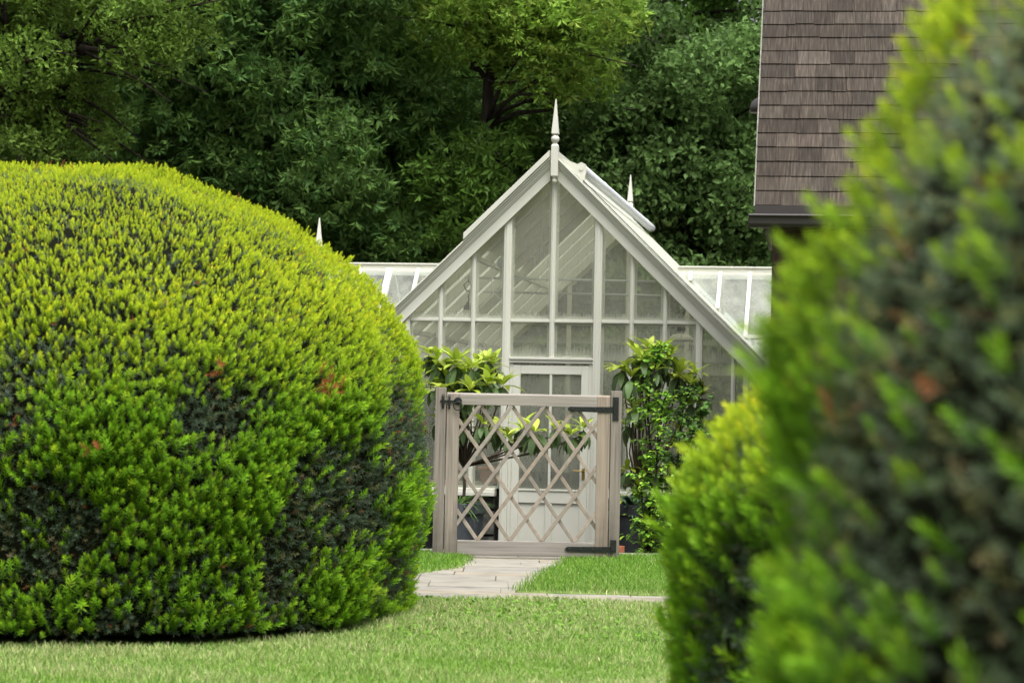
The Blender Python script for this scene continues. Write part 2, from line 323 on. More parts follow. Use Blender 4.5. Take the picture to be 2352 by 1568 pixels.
# ------------------------------------------------------------------ grass: nobody could count it
def grass():
    rg = np.random.default_rng(3); V = []; F = []; C = []; base = 0
    zones = [(9.3, 11.5, -4.2, 3.2, 4200), (11.5, 14.1, -3.6, 3.6, 4600), (14.4, 18.45, -1.6, 4.2, 4200)]
    P = []
    for (y0, y1, x0, x1, dens) in zones:
        n = int((y1 - y0) * (x1 - x0) * dens); P.append(np.stack([rg.uniform(x0, x1, n), rg.uniform(y0, y1, n)], -1))
    P = np.concatenate(P); jit = rg.normal(0, .04, P.shape); P = P[~on_path(P[:, 0] + jit[:, 0], P[:, 1] + jit[:, 1])]
    P = P[((P[:, 0] + 2.40) / 1.80) ** 2 + ((P[:, 1] - 13.07) / 1.80) ** 2 > 1]
    n = len(P); z = terrain(P[:, 0], P[:, 1]) + .004
    P3 = np.column_stack([P, z]); nz = waves(4, 1.6)(P3 * [1, 1, 0]); n2 = waves(9, 7)(P3 * [1, 1, 0])
    back = P[:, 1] > 14.6
    h = rg.uniform(.016, .036, n) * (1 + .15 * n2) * np.where(back, 1.25, 1.0); wd = rg.uniform(.0016, .0032, n)
    q = rg.uniform(0, 2 * pi, n); side = np.stack([np.cos(q), np.sin(q), 0 * q], -1); q2 = rg.uniform(0, 2 * pi, n)
    lean = np.stack([np.cos(q2), np.sin(q2), 0 * q], -1) * (h * rg.uniform(.1, .9, n))[:, None]
    up = np.array([0, 0, 1.]) * h[:, None]
    v0 = P3 - side * wd[:, None]; v1 = P3 + side * wd[:, None]; mid = P3 + up * .6 + lean * .35
    v2 = mid + side * wd[:, None] * .8; v3 = mid - side * wd[:, None] * .8; tip = P3 + up + lean
    VV = np.stack([v0, v1, v2, v3, tip, tip + side * .0004], 1).reshape(-1, 3)
    b = (np.arange(n) * 6)[:, None]; FF = np.concatenate([b + [[0, 1, 2, 3]], b + [[3, 2, 5, 4]]], 0)
    fresh = np.array([.185, .34, .04]); straw = np.array([.56, .54, .27]); deep = np.array([.10, .24, .025]); pale = np.array([.375, .45, .17])
    s = np.clip(.33 + .38 * nz + .24 * n2 + .22 * (13.0 - P[:, 1]) / 2 + rg.normal(0, .28, n), 0, 1); s = np.where(back, s * .28, s)
    c = fresh[None] * (1 - s[:, None]) + pale[None] * s[:, None]
    ps = np.clip(.05 + .16 * s, 0, 1) * np.where(back, .5, 1); k = rg.random(n) < ps; c[k] = straw * rg.uniform(.7, 1.1, (k.sum(), 1))
    k = rg.random(n) < np.where(back, .3, .14); c[k] = deep; c *= rg.uniform(.75, 1.25, (n, 1))
    V.append(VV); F.append(FF); C.append(np.repeat(c, 6, 0)); base = len(VV)
    # clover and broad-leaved weeds in the turf
    n = 5200; Q = np.stack([rg.uniform(-1.6, 3.4, n), rg.uniform(11.9, 13.85, n), np.full(n, 0.)], -1)
    keep = (waves(21, 2.6)(Q) > .25) & (((Q[:, 0] + 2.4) / 1.95) ** 2 + ((Q[:, 1] - 13.07) / 1.95) ** 2 > 1); Q = Q[keep]; n = len(Q); Q[:, 2] = rg.uniform(.015, .035, n) + terrain(Q[:, 0], Q[:, 1])
    T = np.array([[0, -.5, 0], [.42, 0, .1], [0, .5, 0], [-.42, 0, .1]]) ; d = np.array([[0, 0, 1.]]) + rg.normal(0, .45, (n, 3))
    v, f = scatter(T, np.array([[0, 1, 2, 3]]), frames(d, rg), Q, rg.uniform(.014, .03, n)); V.append(v); F.append(f + base)
    C.append(np.repeat(np.array([[.15, .30, .03]]) * rg.uniform(.7, 1.3, (n, 1)), 4, 0))
    o = np_mesh("grass", np.concatenate(V), np.concatenate(F), np.concatenate(C), M_GRASS); tag(o, kind='stuff'); return o
grass()

# ------------------------------------------------------------------ clipped yew mounds
def sprig_template(n_needles, rg, spread=1.0):
    """a yew shoot one unit long along +Z: needles in a spiral, as thin triangles"""
    V = []; F = []; T = []
    for k in range(n_needles):
        u = .08 + .92 * (k + .5) / n_needles; az = k * 2.4 + rg.uniform(-.3, .3); ang = R(68 - 46 * u ** 1.5) * spread
        ln = (.34 if u < .8 else .27) * rg.uniform(.8, 1.15); d = np.array([sin(ang) * cos(az), sin(ang) * sin(az), cos(ang)])
        s_ = np.array([-sin(az), cos(az), 0]) * .032; b = np.array([0, 0, u * .86]); mid = b + d * ln * .55; i = len(V)
        V += [b - s_ * .55, b + s_ * .55, mid + s_ * .9, b + d * ln, mid - s_ * .9]; F.append([i, i + 1, i + 2, i + 3, i + 4]); T += [u] * 5
    i = len(V)   # the shoot's stem
    V += [np.array(p) for p in [(.018, 0, 0), (-.018, 0, 0), (-.01, 0, .86), (0, 0, .9), (.01, 0, .86)]]; F.append([i, i + 1, i + 2, i + 3, i + 4]); T += [.1] * 5
    return np.array(V), np.array(F), np.array(T)

def mound_profile(a, b, zc, foot=.94):
    """(r, z, nr, nz) along a mound's side, foot to apex"""
    pts = []
    for t in np.linspace(0, 1, 24)[:-1]: pts.append((a * (foot + (1 - foot) * sin(t * pi / 2)), zc * t))
    for q in np.linspace(0, pi / 2, 50): pts.append((a * cos(q), zc + b * sin(q)))
    P = np.array(pts); T = np.gradient(P, axis=0); T = unit(T); return P, np.stack([T[:, 1], -T[:, 0]], -1)

def yew_mound(name, label, cx, cy, a, b, zc, seed, dens, near=False, dead=None, new_bias=0.0, group=None):
    root = empty(name, (cx, cy, float(terrain(cx, cy)))); tag(root, label, "yew bush", group)
    rg = np.random.default_rng(seed); P, Nn = mound_profile(a, b, zc)
    lump = waves(seed + 1, 3.0); lump2 = waves(seed + 2, 9.0); patch = waves(seed + 3, 2.6); patch2 = waves(seed + 4, 11.0 if near else 7.5); holes = waves(seed + 5, 8.0)
    ds = np.linalg.norm(np.diff(P, axis=0), axis=1); wgt = ds * (P[:-1, 0] + P[1:, 0]) / 2; area = 2 * pi * wgt.sum(); cdf = np.cumsum(wgt) / wgt.sum()
    def sample(n):
        i = np.searchsorted(cdf, rg.random(n)); t = rg.random((n, 1)); p = P[i] * (1 - t) + P[i + 1] * t; nn = unit(Nn[i] * (1 - t) + Nn[i + 1] * t)
        q = rg.uniform(0, 2 * pi, n); c, s_ = np.cos(q), np.sin(q)
        pos = np.stack([p[:, 0] * c, p[:, 0] * s_, p[:, 1]], -1); nor = np.stack([nn[:, 0] * c, nn[:, 0] * s_, nn[:, 1]], -1)
        vw = unit(np.array([-cx, -cy, EYE]) - pos); k = ((vw * nor).sum(1) > -.30) | (rg.random(n) < .22)
        return pos[k], nor[k]
    def off(pos): return (.030 if near else .007) * lump(pos) + .009 * lump2(pos)
    Vs = []; Fs = []; Cs = []; base = 0
    def put(pos, d, scale, col_lo, col_hi, nn, var=.18, spread=1.0):
        nonlocal base
        for tpl in range(3):
            k = np.arange(len(pos)) % 3 == tpl; TV, TF, TT = sprig_template(nn, rg, spread)
            v, f = scatter(TV, TF, frames(d[k], rg), pos[k], scale[k]); n = k.sum()
            lo = col_lo[k] * rg.uniform(1 - var, 1 + var, (n, 1)); hi = col_hi[k] * rg.uniform(1 - var, 1 + var, (n, 1))
            c = (lo[:, None] * (1 - TT[None, :, None]) + hi[:, None] * TT[None, :, None]).reshape(-1, 3)
            Vs.append(v); Fs.append(f + base); Cs.append(c); base += len(v)
    # old dark foliage under everything
    pos, nor = sample(int(area * dens * .95)); hv = holes(pos); k = ~((hv > 2.25) & (nor[:, 2] < .5) & (rg.random(len(pos)) < .75)) & ~((nor[:, 2] > .45) & (rg.random(len(pos)) < (0 if near else .45))); pos, nor = pos[k], nor[k]; n = len(pos)
    dep = off(pos) - .030 + rg.uniform(-.04, .012, n); d = nor * .75 + rg.normal(0, .55, (n, 3)) + np.array([0, 0, .25])
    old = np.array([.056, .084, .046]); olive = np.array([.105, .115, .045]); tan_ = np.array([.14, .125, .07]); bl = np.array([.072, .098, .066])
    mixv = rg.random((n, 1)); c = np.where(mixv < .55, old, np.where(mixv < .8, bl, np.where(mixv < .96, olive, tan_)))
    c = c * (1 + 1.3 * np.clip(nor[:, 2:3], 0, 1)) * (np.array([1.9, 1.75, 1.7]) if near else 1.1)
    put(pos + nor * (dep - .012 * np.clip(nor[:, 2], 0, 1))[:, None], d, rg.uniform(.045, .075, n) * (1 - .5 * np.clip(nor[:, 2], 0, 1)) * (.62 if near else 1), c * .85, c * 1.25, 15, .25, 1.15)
    # new growth
    pos, nor = sample(int(area * dens * (1.45 if near else 1.3))); n = len(pos); nz = nor[:, 2]
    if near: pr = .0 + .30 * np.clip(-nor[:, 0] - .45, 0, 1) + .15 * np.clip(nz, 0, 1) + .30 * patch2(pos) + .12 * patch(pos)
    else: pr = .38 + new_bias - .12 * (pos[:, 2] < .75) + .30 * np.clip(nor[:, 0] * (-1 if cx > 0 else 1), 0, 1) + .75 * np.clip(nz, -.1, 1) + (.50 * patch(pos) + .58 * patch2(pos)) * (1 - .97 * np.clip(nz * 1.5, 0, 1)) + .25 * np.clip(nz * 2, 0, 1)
    k = (rg.random(n) < np.clip(pr, .05, 1)) & ~((holes(pos) > 2.1) & (nz < .55))
    pos, nor, nz = pos[k], nor[k], nz[k]; n = len(pos); dep = off(pos) + rg.uniform(-.028, .010, n) + .018 * patch2(pos)
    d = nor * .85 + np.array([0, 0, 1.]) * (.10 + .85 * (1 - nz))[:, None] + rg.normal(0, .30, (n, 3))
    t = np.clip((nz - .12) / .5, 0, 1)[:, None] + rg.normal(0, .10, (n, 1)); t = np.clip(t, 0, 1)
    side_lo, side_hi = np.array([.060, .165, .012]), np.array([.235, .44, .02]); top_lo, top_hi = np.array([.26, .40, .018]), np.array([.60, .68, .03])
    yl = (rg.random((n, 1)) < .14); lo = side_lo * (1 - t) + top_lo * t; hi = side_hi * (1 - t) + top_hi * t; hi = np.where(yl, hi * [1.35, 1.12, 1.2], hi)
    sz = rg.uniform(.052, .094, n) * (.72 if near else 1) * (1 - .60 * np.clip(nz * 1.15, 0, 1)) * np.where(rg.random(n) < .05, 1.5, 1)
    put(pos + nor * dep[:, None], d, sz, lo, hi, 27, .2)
    # stray long shoots and rusty dead tips
    pos, nor = sample(int(area * 26)); n = len(pos); rust = np.tile([.20, .075, .03], (n, 1)) * rg.uniform(.6, 1.3, (n, 1))
    put(pos + nor * (off(pos) + rg.uniform(-.03, .012, n))[:, None], nor * .6 + rg.normal(0, .6, (n, 3)), rg.uniform(.03, .055, n), rust, rust * 1.1, 15)
    for (dp, dn, rad, cnt) in (dead or []):
        q = rg.normal(0, rad, (cnt, 3)); rust = np.tile([.26, .085, .03], (cnt, 1)) * rg.uniform(.6, 1.3, (cnt, 1))
        put(np.array(dp) - [cx, cy, 0] + q, np.array([dn]) + rg.normal(0, .7, (cnt, 3)), rg.uniform(.045, .08, cnt), rust, rust * 1.15, 18)
    np_mesh("foliage", np.concatenate(Vs), np.concatenate(Fs), np.concatenate(Cs), M_YEW, root)
    # dark solid core: near-black colour stands for shade in the gaps between shoots
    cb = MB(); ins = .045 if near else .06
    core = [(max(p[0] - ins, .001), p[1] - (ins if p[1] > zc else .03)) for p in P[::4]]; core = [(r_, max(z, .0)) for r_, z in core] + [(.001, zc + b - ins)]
    cb.lathe(core, n=40); cb.build("shade_core", M_CORE, root, smooth=True)
    return root

dp = at(757, 885, 11.35)
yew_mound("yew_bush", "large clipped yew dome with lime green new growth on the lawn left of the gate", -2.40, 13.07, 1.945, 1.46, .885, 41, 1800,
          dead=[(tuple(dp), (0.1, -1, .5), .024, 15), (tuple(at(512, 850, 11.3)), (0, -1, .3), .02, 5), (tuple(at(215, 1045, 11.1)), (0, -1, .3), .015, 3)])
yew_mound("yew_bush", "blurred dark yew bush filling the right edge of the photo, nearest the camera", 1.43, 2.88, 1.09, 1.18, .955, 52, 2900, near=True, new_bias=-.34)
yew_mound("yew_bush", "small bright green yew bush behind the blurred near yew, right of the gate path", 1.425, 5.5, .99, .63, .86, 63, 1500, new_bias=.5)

# ------------------------------------------------------------------ gate and its posts
GY = 17.95; GX = at(1211, 1280, GY).x
gl = at(1018, 1284, GY).x; gr_ = at(1396, 1284, GY).x     # clear width between posts
GW = gr_ - gl; HB, HT = .018, 1.222
gate = empty("garden_gate", (gl, GY, 0)); tag(gate, "weathered wooden garden gate with diamond lattice and black iron strap hinges", "gate")
def tinted(mb, rr_, lo=.9, hi=1.1, warm=0.0):
    k = rr_.uniform(lo, hi); mb.col = (k * (1 + warm), k, k * (1 - warm)); return mb
rr = random.Random(3)
SW = .097; D0, D1 = 0.0, .045
for (x0, x1, wm) in ((.004, SW, .02), (GW - SW, GW - .004, .07)):
    tinted(MB(), rr, .98, 1.06, wm).prism([(x0, D0, HB), (x0, D1, HB), (x0, D1, HT), (x0, D0 + .011, HT), (x0, D0, HT - .011)], (x1 - x0, 0, 0)).build("stile", M_WOOD_V, gate, bevel=.002, color=True)
tinted(MB(), rr, 1, 1.05).prism([(SW + .001, D0 + .002, HT - .09), (SW + .001, D1 - .002, HT - .09), (SW + .001, D1 - .002, HT - .0015), (SW + .001, D0 + .013, HT - .0015), (SW + .001, D0 + .002, HT - .0125)], (GW - 2 * SW - .002, 0, 0)).build("top_rail", M_WOOD_H, gate, bevel=.002, color=True)
tinted(MB(), rr, .86, .9, -.01).box(SW + .001, GW - SW - .001, D0 + .002, D1 - .002, HB + .002, HB + .112).build("bottom_rail", M_WOOD_H, gate, bevel=.006, color=True)
# lattice laths, two crossing layers
xl, xr, zb, zt = SW, GW - SW, HB + .112, HT - .09; hgt = zt - zb; pitch = .2385; run = pitch * 3; lw = .0275
def clip_line(p, q):
    (x0, z0), (x1, z1) = p, q
    t0, t1 = 0.0, 1.0
    for (lo, hi, a, d_) in ((xl - .01, xr + .01, x0, x1 - x0), (zb - .005, zt + .005, z0, z1 - z0)):
        if abs(d_) < 1e-9: continue
        ta, tb = (lo - a) / d_, (hi - a) / d_
        if ta > tb: ta, tb = tb, ta
        t0, t1 = max(t0, ta), min(t1, tb)
    if t1 - t0 < .03: return None
    return (x0 + (x1 - x0) * t0, z0 + (z1 - z0) * t0), (x0 + (x1 - x0) * t1, z0 + (z1 - z0) * t1)
for sgn, yy in ((-1, .012), (1, .030)):
    for k in range(-5, 10):
        ax = xl + .152 + pitch * k; seg = clip_line((ax, zt), (ax + sgn * run, zb))
        if not seg: continue
        (x0, z0), (x1, z1) = seg
        tinted(MB(), rr, .88, 1.12, rr.uniform(0, .07)).bar((x0, yy, z0), (x1, yy, z1), lw, .016, (0, 1, 0)).build("lath", M_WOOD_D, gate, bevel=.003, color=True)
# strap hinges on the gate
def strap(z):
    mb = MB(); x1 = GW + .030; x0 = GW - .305
    mb.prism([(x0, -.007, z - .018), (x1, -.007, z - .022), (x1, -.007, z + .022), (x0, -.007, z + .018)], (0, .0085, 0))
    mb.path([(x0 - .001, -.0065, z), (x0 - .001, .001, z)], .013, 12)
    for q in (.02, .10, .19, .25): mb.lathe([(.008, 0), (.006, .003), (.001, .004)], (0, 0, 0), 8); n = 24; \
        mb.v[-n:] = [(x0 + q + a, -.007 - c, z + b) for (a, b, c) in mb.v[-n:]]
    mb.path([(x1 - .004, -.010, z - .026), (x1 - .004, -.010, z + .026)], .008, 10)
    return mb.build("strap_hinge", M_IRON, gate)
strap(HT - .107); strap(HB + .062)
# ring latch on the gate
lx, lz = SW - .012, HT - .082
mb = MB(); mb.path([(lx, -.002, lz + .018), (lx, -.012, lz + .018)], [.030, .026], 20); mb.path([(lx, -.012, lz + .018), (lx, -.026, lz + .018)], .011, 12)
plate = mb.build("latch_plate", M_IRON, gate)
mb = MB(); mb.path([(lx + .031 * sin(q), -.022 - .004 * cos(q), lz - .018 + .031 * cos(q)) for q in np.linspace(0, 2 * pi, 29)], .0048, 8); mb.build("ring_handle", M_IRON, plate)
mb = MB(); mb.box(-.046, lx - .015, -.012, -.004, lz + .007, lz + .023); mb.build("latch_bar", M_IRON, gate)
mb = MB(); mb.path([(.022, -.004, lz + .062), (.022, -.016, lz + .05), (.022, -.018, lz), (.022, -.016, lz - .025), (.022, -.004, lz - .036)], .008, 8); mb.build("latch_keeper", M_IRON, gate)
for side, x0, x1, lab in ((-1, gl - .082, gl - .003, "slim weathered wooden post on the latch side of the lattice gate"), (1, gr_ + .003, gr_ + .082, "slim weathered wooden post on the hinge side of the lattice gate")):
    p = empty("gate_post", ((x0 + x1) / 2, GY, 0)); tag(p, lab, "gate post", "posts of the lattice gate"); h = (x1 - x0) / 2
    tinted(MB(), rr, .80, .86, 0).box(-h, h, -.004, .085, -.3, HT + .034 - (.0 if side < 0 else .0)).build("post", M_WOOD_V, p, bevel=.004, color=True)
    if side < 0:
        mb = MB(); c = h - .022; mb.path([(c, -.006, lz + .064), (c, -.020, lz + .052), (c, -.022, lz), (c, -.020, lz - .022), (c, -.006, lz - .034)], .008, 8)
        mb.box(c - .010, c + .010, -.0075, -.0042, lz - .03, lz + .06); mb.build("latch_catch", M_IRON, p)
    else:
        for z0, z1 in ((HT - .185, HT - .012), (HB + .045, HB + .135)):
            mb = MB(); mb.box(-h + .012, h - .022, -.011, -.0045, z0, z1)
            for zz in (z0 + .02, z1 - .02): mb.path([(-h + .034, -.0115, zz), (-h + .034, -.015, zz)], [.006, .003], 8)
            mb.build("hinge_plate", M_IRON, p)

# ------------------------------------------------------------------ greenhouse
PSI = R(8.6); FLOOR = -.50
GH = empty("greenhouse", (.415, 25.1, FLOOR), -PSI); tag(GH, "cream painted glass greenhouse with steep gable, finials and low side wings", "greenhouse")
TP = tan(R(44.3)); ZR = 4.275; HW = 2.35; LEN = 7.7; ZE = ZR - HW * TP; SILL = .79
def zrake(x): return ZR - abs(x) * TP
def gp(mb, name, m_=M_PAINT, parent=GH, **k): return mb.build(name, m_, parent, **k)
# low stone walls (stones as separate blocks within one wall)
def stones(name, p0, p1, z0, z1, depth, seed):
    rr_ = random.Random(seed); p0 = Vector(p0); p1 = Vector(p1); t = (p1 - p0).normalized(); nrm = Vector((t.y, -t.x, 0)); Ln = (p1 - p0).length
    mb = MB(); z = z0
    while z < z1 - .02:
        h = min(rr_.choice([.14, .2, .26]), z1 - z)
        if z1 - z - h < .06: h = z1 - z
        x = 0
        while x < Ln - .01:
            w_ = rr_.choice([.18, .28, .36, .24]); w_ = min(w_, Ln - x)
            if Ln - x - w_ < .06: w_ = Ln - x
            k = rr_.uniform(.5, 1.5); mb.col = (k, k, k * rr_.uniform(.9, 1.02)); out = rr_.uniform(0, .022)
            a = p0 + t * (x + .008); b = p0 + t * (x + w_ - .008); j = lambda: rr_.uniform(-.012, .012)
            q = nrm * out
            mb.prism([a + q + Vector((0, 0, z + .008 + abs(j()))), b + q + Vector((0, 0, z + .008 + abs(j()))), b + q + Vector((0, 0, z + h - .006)), a + q + Vector((0, 0, z + h - .006 - abs(j())))], -nrm * (depth + out - .01)); x += w_
        z += h
    mb.col = (.22, .2, .18); a = p0 - nrm * .02; b = p1 - nrm * .02
    mb.prism([a + Vector((0, 0, z0)), b + Vector((0, 0, z0)), b + Vector((0, 0, z1)), a + Vector((0, 0, z1))], -nrm * (depth - .03))
    o = mb.build(name, M_STONE, GH, bevel=.010, color=True); return o
ZS = SILL - .085
for x0, x1, sd_ in ((-HW, -.56, 1), (.56, HW, 2)):
    stones("stone_wall", (x0, -.02, 0), (x1, -.02, 0), -.1, ZS, .22, sd_)
    gp(MB().box(x0 - .02, x1 - .004, -.075, .10, ZS + .004, ZS + .05).box(x0 - .02, x1 - .004, -.055, .09, ZS + .0505, SILL), "sill", bevel=.006)
stones("stone_wall", (HW, 0.0, 0), (HW, 2.55, 0), -.1, ZS, .22, 3); gp(MB().box(HW - .1, HW + .06, .0, 2.5, ZS, SILL), "sill")
stones("stone_wall", (-HW, 2.55, 0), (-HW, 0.0, 0), -.1, ZS, .22, 4); gp(MB().box(-HW - .06, -HW + .1, .0, 2.5, ZS, SILL), "sill")
# gable frame
ML = [.475, .83, 1.175, 1.53, 1.885]; MWD = {.475: .080, .83: .042, 1.175: .042, 1.53: .066, 1.885: .042}
xs_all = [-x for x in reversed(ML)] + [0.0] + ML
for x in xs_all:
    w_ = .050 if x == 0 else MWD[abs(x)]; z0 = 2.13 if x == 0 else (0.0 if abs(x) == .475 else SILL + .002); zt_ = zrake(x) - .16
    d_ = .05 if w_ > .06 else .036
    gp(MB().box(x - w_ / 2, x + w_ / 2, -d_, .05, z0, zt_).box(x - w_ * .22, x + w_ * .22, -d_ - .010, -d_ - .0005, z0, zt_ - w_), "mullion", bevel=.004)
for x0, x1 in zip(xs_all[:-1], xs_all[1:]):
    a = x0 + (.050 if x0 == 0 else MWD[abs(x0)]) / 2; b = x1 - (.050 if x1 == 0 else MWD[abs(x1)]) / 2
    if min(zrake(x0), zrake(x1)) - .2 > 2.56: gp(MB().box(a + .001, b - .001, -.030, .03, 2.523, 2.556), "transom", bevel=.003)
gp(MB().box(-.435, .435, -.046, .05, 2.10, 2.155).box(-.435, .435, -.060, -.0465, 2.135, 2.16), "door_head", bevel=.003)
def pane(name, pts, parent=GH, inset=.028, m_=None):
    """glass sheet whose rim carries a band of condensation"""
    a = [Vector(p) for p in pts]; c_ = sum(a, Vector()) / len(a); n = len(a); b = []
    for i, p in enumerate(a):
        e0 = (a[i - 1] - p).normalized(); e1 = (a[(i + 1) % n] - p).normalized(); s_ = e0.cross(e1).length
        b.append(p + (e0 + e1) * (inset / max(s_, .3)))
    o = MB().add(a + b, [tuple(range(n, 2 * n))] + [(i, (i + 1) % n, n + (i + 1) % n, n + i) for i in range(n)]).build(name, m_ or M_GABLE_GLASS, parent)
    o.data.materials.append(M_EDGE)
    for f in list(o.data.polygons)[1:]: f.material_index = 1
    return o
# panes of the gable, each a sheet of its own
edges = [-HW + .03] + xs_all + [HW - .03]
for x0, x1 in zip(edges[:-1], edges[1:]):
    lowz = 2.155 if (abs(x0) < .48 and abs(x1) < .48) else SILL; tr = 2.54; za, zb_ = zrake(x0) - .10, zrake(x1) - .10
    if min(za, zb_) > tr + .05:
        hx0, hx1 = x0 + (MWD.get(round(abs(x0), 3), .05)) / 2, x1 - (MWD.get(round(abs(x1), 3), .05)) / 2
        pane("pane", [(hx0, 0.004, lowz), (hx1, 0.004, lowz), (hx1, 0.004, tr - .016), (hx0, 0.004, tr - .016)])
        pane("pane", [(hx0, 0.004, tr + .016), (hx1, 0.004, tr + .016), (hx1, 0.004, zrake(hx1) - .10), (hx0, 0.004, zrake(hx0) - .10)])
    elif max(za, zb_) > lowz:
        gp(MB().poly([(x0, 0.004, lowz), (x1, 0.004, lowz), (x1, 0.004, max(zb_, lowz + .01)), (x0, 0.004, max(za, lowz + .01))]), "pane", M_GABLE_GLASS)
for sg in (-1, 1): gp(MB().box(sg * .416 - .0175, sg * .416 + .0175, -.028, .04, 0, 2.099), "door_jamb")
# door
door = gp(MB().box(-.397, -.318, -.035, .01, .02, 2.075).box(.318, .397, -.035, .01, .02, 2.075).box(-.3175, .3175, -.034, .009, 1.985, 2.0745)
          .box(-.3175, .3175, -.034, .009, .65, .79).box(-.3175, .3175, -.034, .009, .0205, .16).box(-.035, .035, -.033, .008, .1605, .6495), "door", bevel=.004)
for x0, x1 in ((-.3175, -.0355), (.0355, .3175)): gp(MB().box(x0, x1, -.018, .004, .1605, .6495), "door_panel", parent=door)
gp(MB().box(-.013, .013, -.032, .006, .7905, 1.9845), "glazing_bar", parent=door, bevel=.003)
for x0, x1 in ((-.317, -.0135), (.0135, .317)): gp(MB().poly([(x0, -.012, .791), (x1, -.012, .791), (x1, -.012, 1.984), (x0, -.012, 1.984)]), "door_pane", M_DOOR_GLASS, door)
gp(MB().box(-.317, .317, -.043, -.0345, .776, .797), "weather_bar", parent=door, bevel=.003)
hm = MB(); hm.box(.343, .375, -.041, -.0352, .90, 1.02); hm.path([(.357, -.04, .99), (.357, -.085, .99), (.345, -.088, .99), (.255, -.083, .995)], [.009, .009, .008, .006], 10); hm.path([(.359, -.0405, .93), (.359, -.0425, .93)], .006, 8)
gp(hm, "door_handle", M_BRASS, door, smooth=False)
# barge boards: stepped mouldings down the two rakes
def rake_strip(sg, off0, off1, y0, y1, x_in=0.038, x_out=HW + .16):
    """strip between perpendicular offsets off0..off1 below the roof line, at depth y0..y1"""
    c = sqrt(1 + TP * TP); P_ = []
    for x, o_ in ((x_in, off0), (x_out, off0), (x_out, off1), (x_in, off1)): P_.append((sg * x, y0, ZR - x * TP - o_ * c))
    return P_, (0, y1 - y0, 0)
for sg in (-1, 1):
    mb = MB()
    for o0, o1, y0 in ((.006, .024, -.150), (.0245, .045, -.128), (.0455, .066, -.112), (.0665, .082, -.100), (.0825, .176, -.088)):
        P_, d_ = rake_strip(sg, o0, o1, y0, -.052); mb.prism(P_, d_)
    gp(mb, "barge_board", bevel=.004)
# a row of little vent holes under the right roof edge
tm = MB(); c = sqrt(1 + TP * TP)
for k in range(118):
    x = .30 + k * .0175; tm.bar((x, -.02, ZR - x * TP + .012 * c), (x + .0085, -.02, ZR - (x + .0085) * TP + .012 * c), .008, .10, (0, 1, 0))
gp(tm, "vent_strip", M_GUTTER)
# roof: rafters, glass, ridge
NR = 9
for sg in (-1, 1):
    gp(MB().poly([(0.0, -.05, ZR - .004), (sg * (HW + .14), -.05, zrake(HW + .14) - .004), (sg * (HW + .14), LEN, zrake(HW + .14) - .004), (0.0, LEN, ZR - .004)]), "roof_glazing", M_ROOF_GLASS)
    for k in range(1, NR + 1):
        y_ = k * LEN / NR - .06; p0 = (sg * .04, y_, ZR - .04 * TP - .08); p1 = (sg * HW, y_, zrake(HW) - .08)
        gp(MB().bar(p0, p1, .10, .045, (0, 1, 0)), "rafter", M_PAINT_IN)
    for xx in (.95, 1.75): gp(MB().bar((sg * xx, .06, zrake(xx) - .115), (sg * xx, LEN - .05, zrake(xx) - .115), .05, .05, (0, 0, 1)), "purlin", M_PAINT_IN)
    gp(MB().box(sg * HW - .05, sg * HW + .05, .05, LEN, ZE - .12, ZE - .03), "eaves_beam")
    P_, d_ = rake_strip(sg, 0, .15, LEN, LEN + .05); gp(MB().prism(P_, d_), "barge_board")
gp(MB().box(-.035, .035, -.05, LEN, ZR - .11, ZR + .03), "ridge_beam", bevel=.01)
# raised opening vent along the left of the ridge
c = sqrt(1 + TP * TP); x0, x1 = .04, .93
gp(MB().prism([(-x0, -.17, ZR - x0 * TP + .046 * c), (-x1, -.17, ZR - x1 * TP + .046 * c), (-x1, -.17, ZR - x1 * TP - .004 * c), (-x0, -.17, ZR - x0 * TP - .004 * c)], (0, LEN * .6, 0)), "roof_vent", bevel=.004)
# rolled-up shade blind along the right of the ridge
bl = MB(); nx, nz_ = sin(R(44.3)), cos(R(44.3)); bx = .215; bc = (bx + .085 * nx, ZR - bx * TP + .085 * nz_)
seg = [(.02, .052), (1.9, .052), (1.93, .056), (1.98, .056), (2.0, .052), (4.3, .052), (4.33, .056), (4.38, .056), (4.4, .052), (6.9, .052), (6.96, .056), (7.02, .056), (7.05, .052), (7.9, .052)]
bl.path([(bc[0], y_, bc[1]) for y_, _ in seg], [r_ for _, r_ in seg], 20); blind = gp(bl, "roller_blind", M_BLIND, smooth=True)
bk = MB(); q = [(.05, .03), (.10, -.02), (.30, -.02), (.285, .06)]
pts = [(.06, -.02, ZR - .06 * TP + .02), (bc[0] - .04, -.02, bc[1] + .045), (bc[0], -.02, bc[1] + .066), (bc[0] + .05, -.02, bc[1] + .04), (bc[0] + .055, -.02, bc[1] - .02), (bc[0] + .03, -.02, ZR - (bc[0] + .03) * TP - .005)]
bk.prism(pts, (0, .018, 0)); bk.path([(bc[0], -.03, bc[1]), (bc[0], -.02, bc[1])], .022, 14); gp(bk, "blind_bracket")
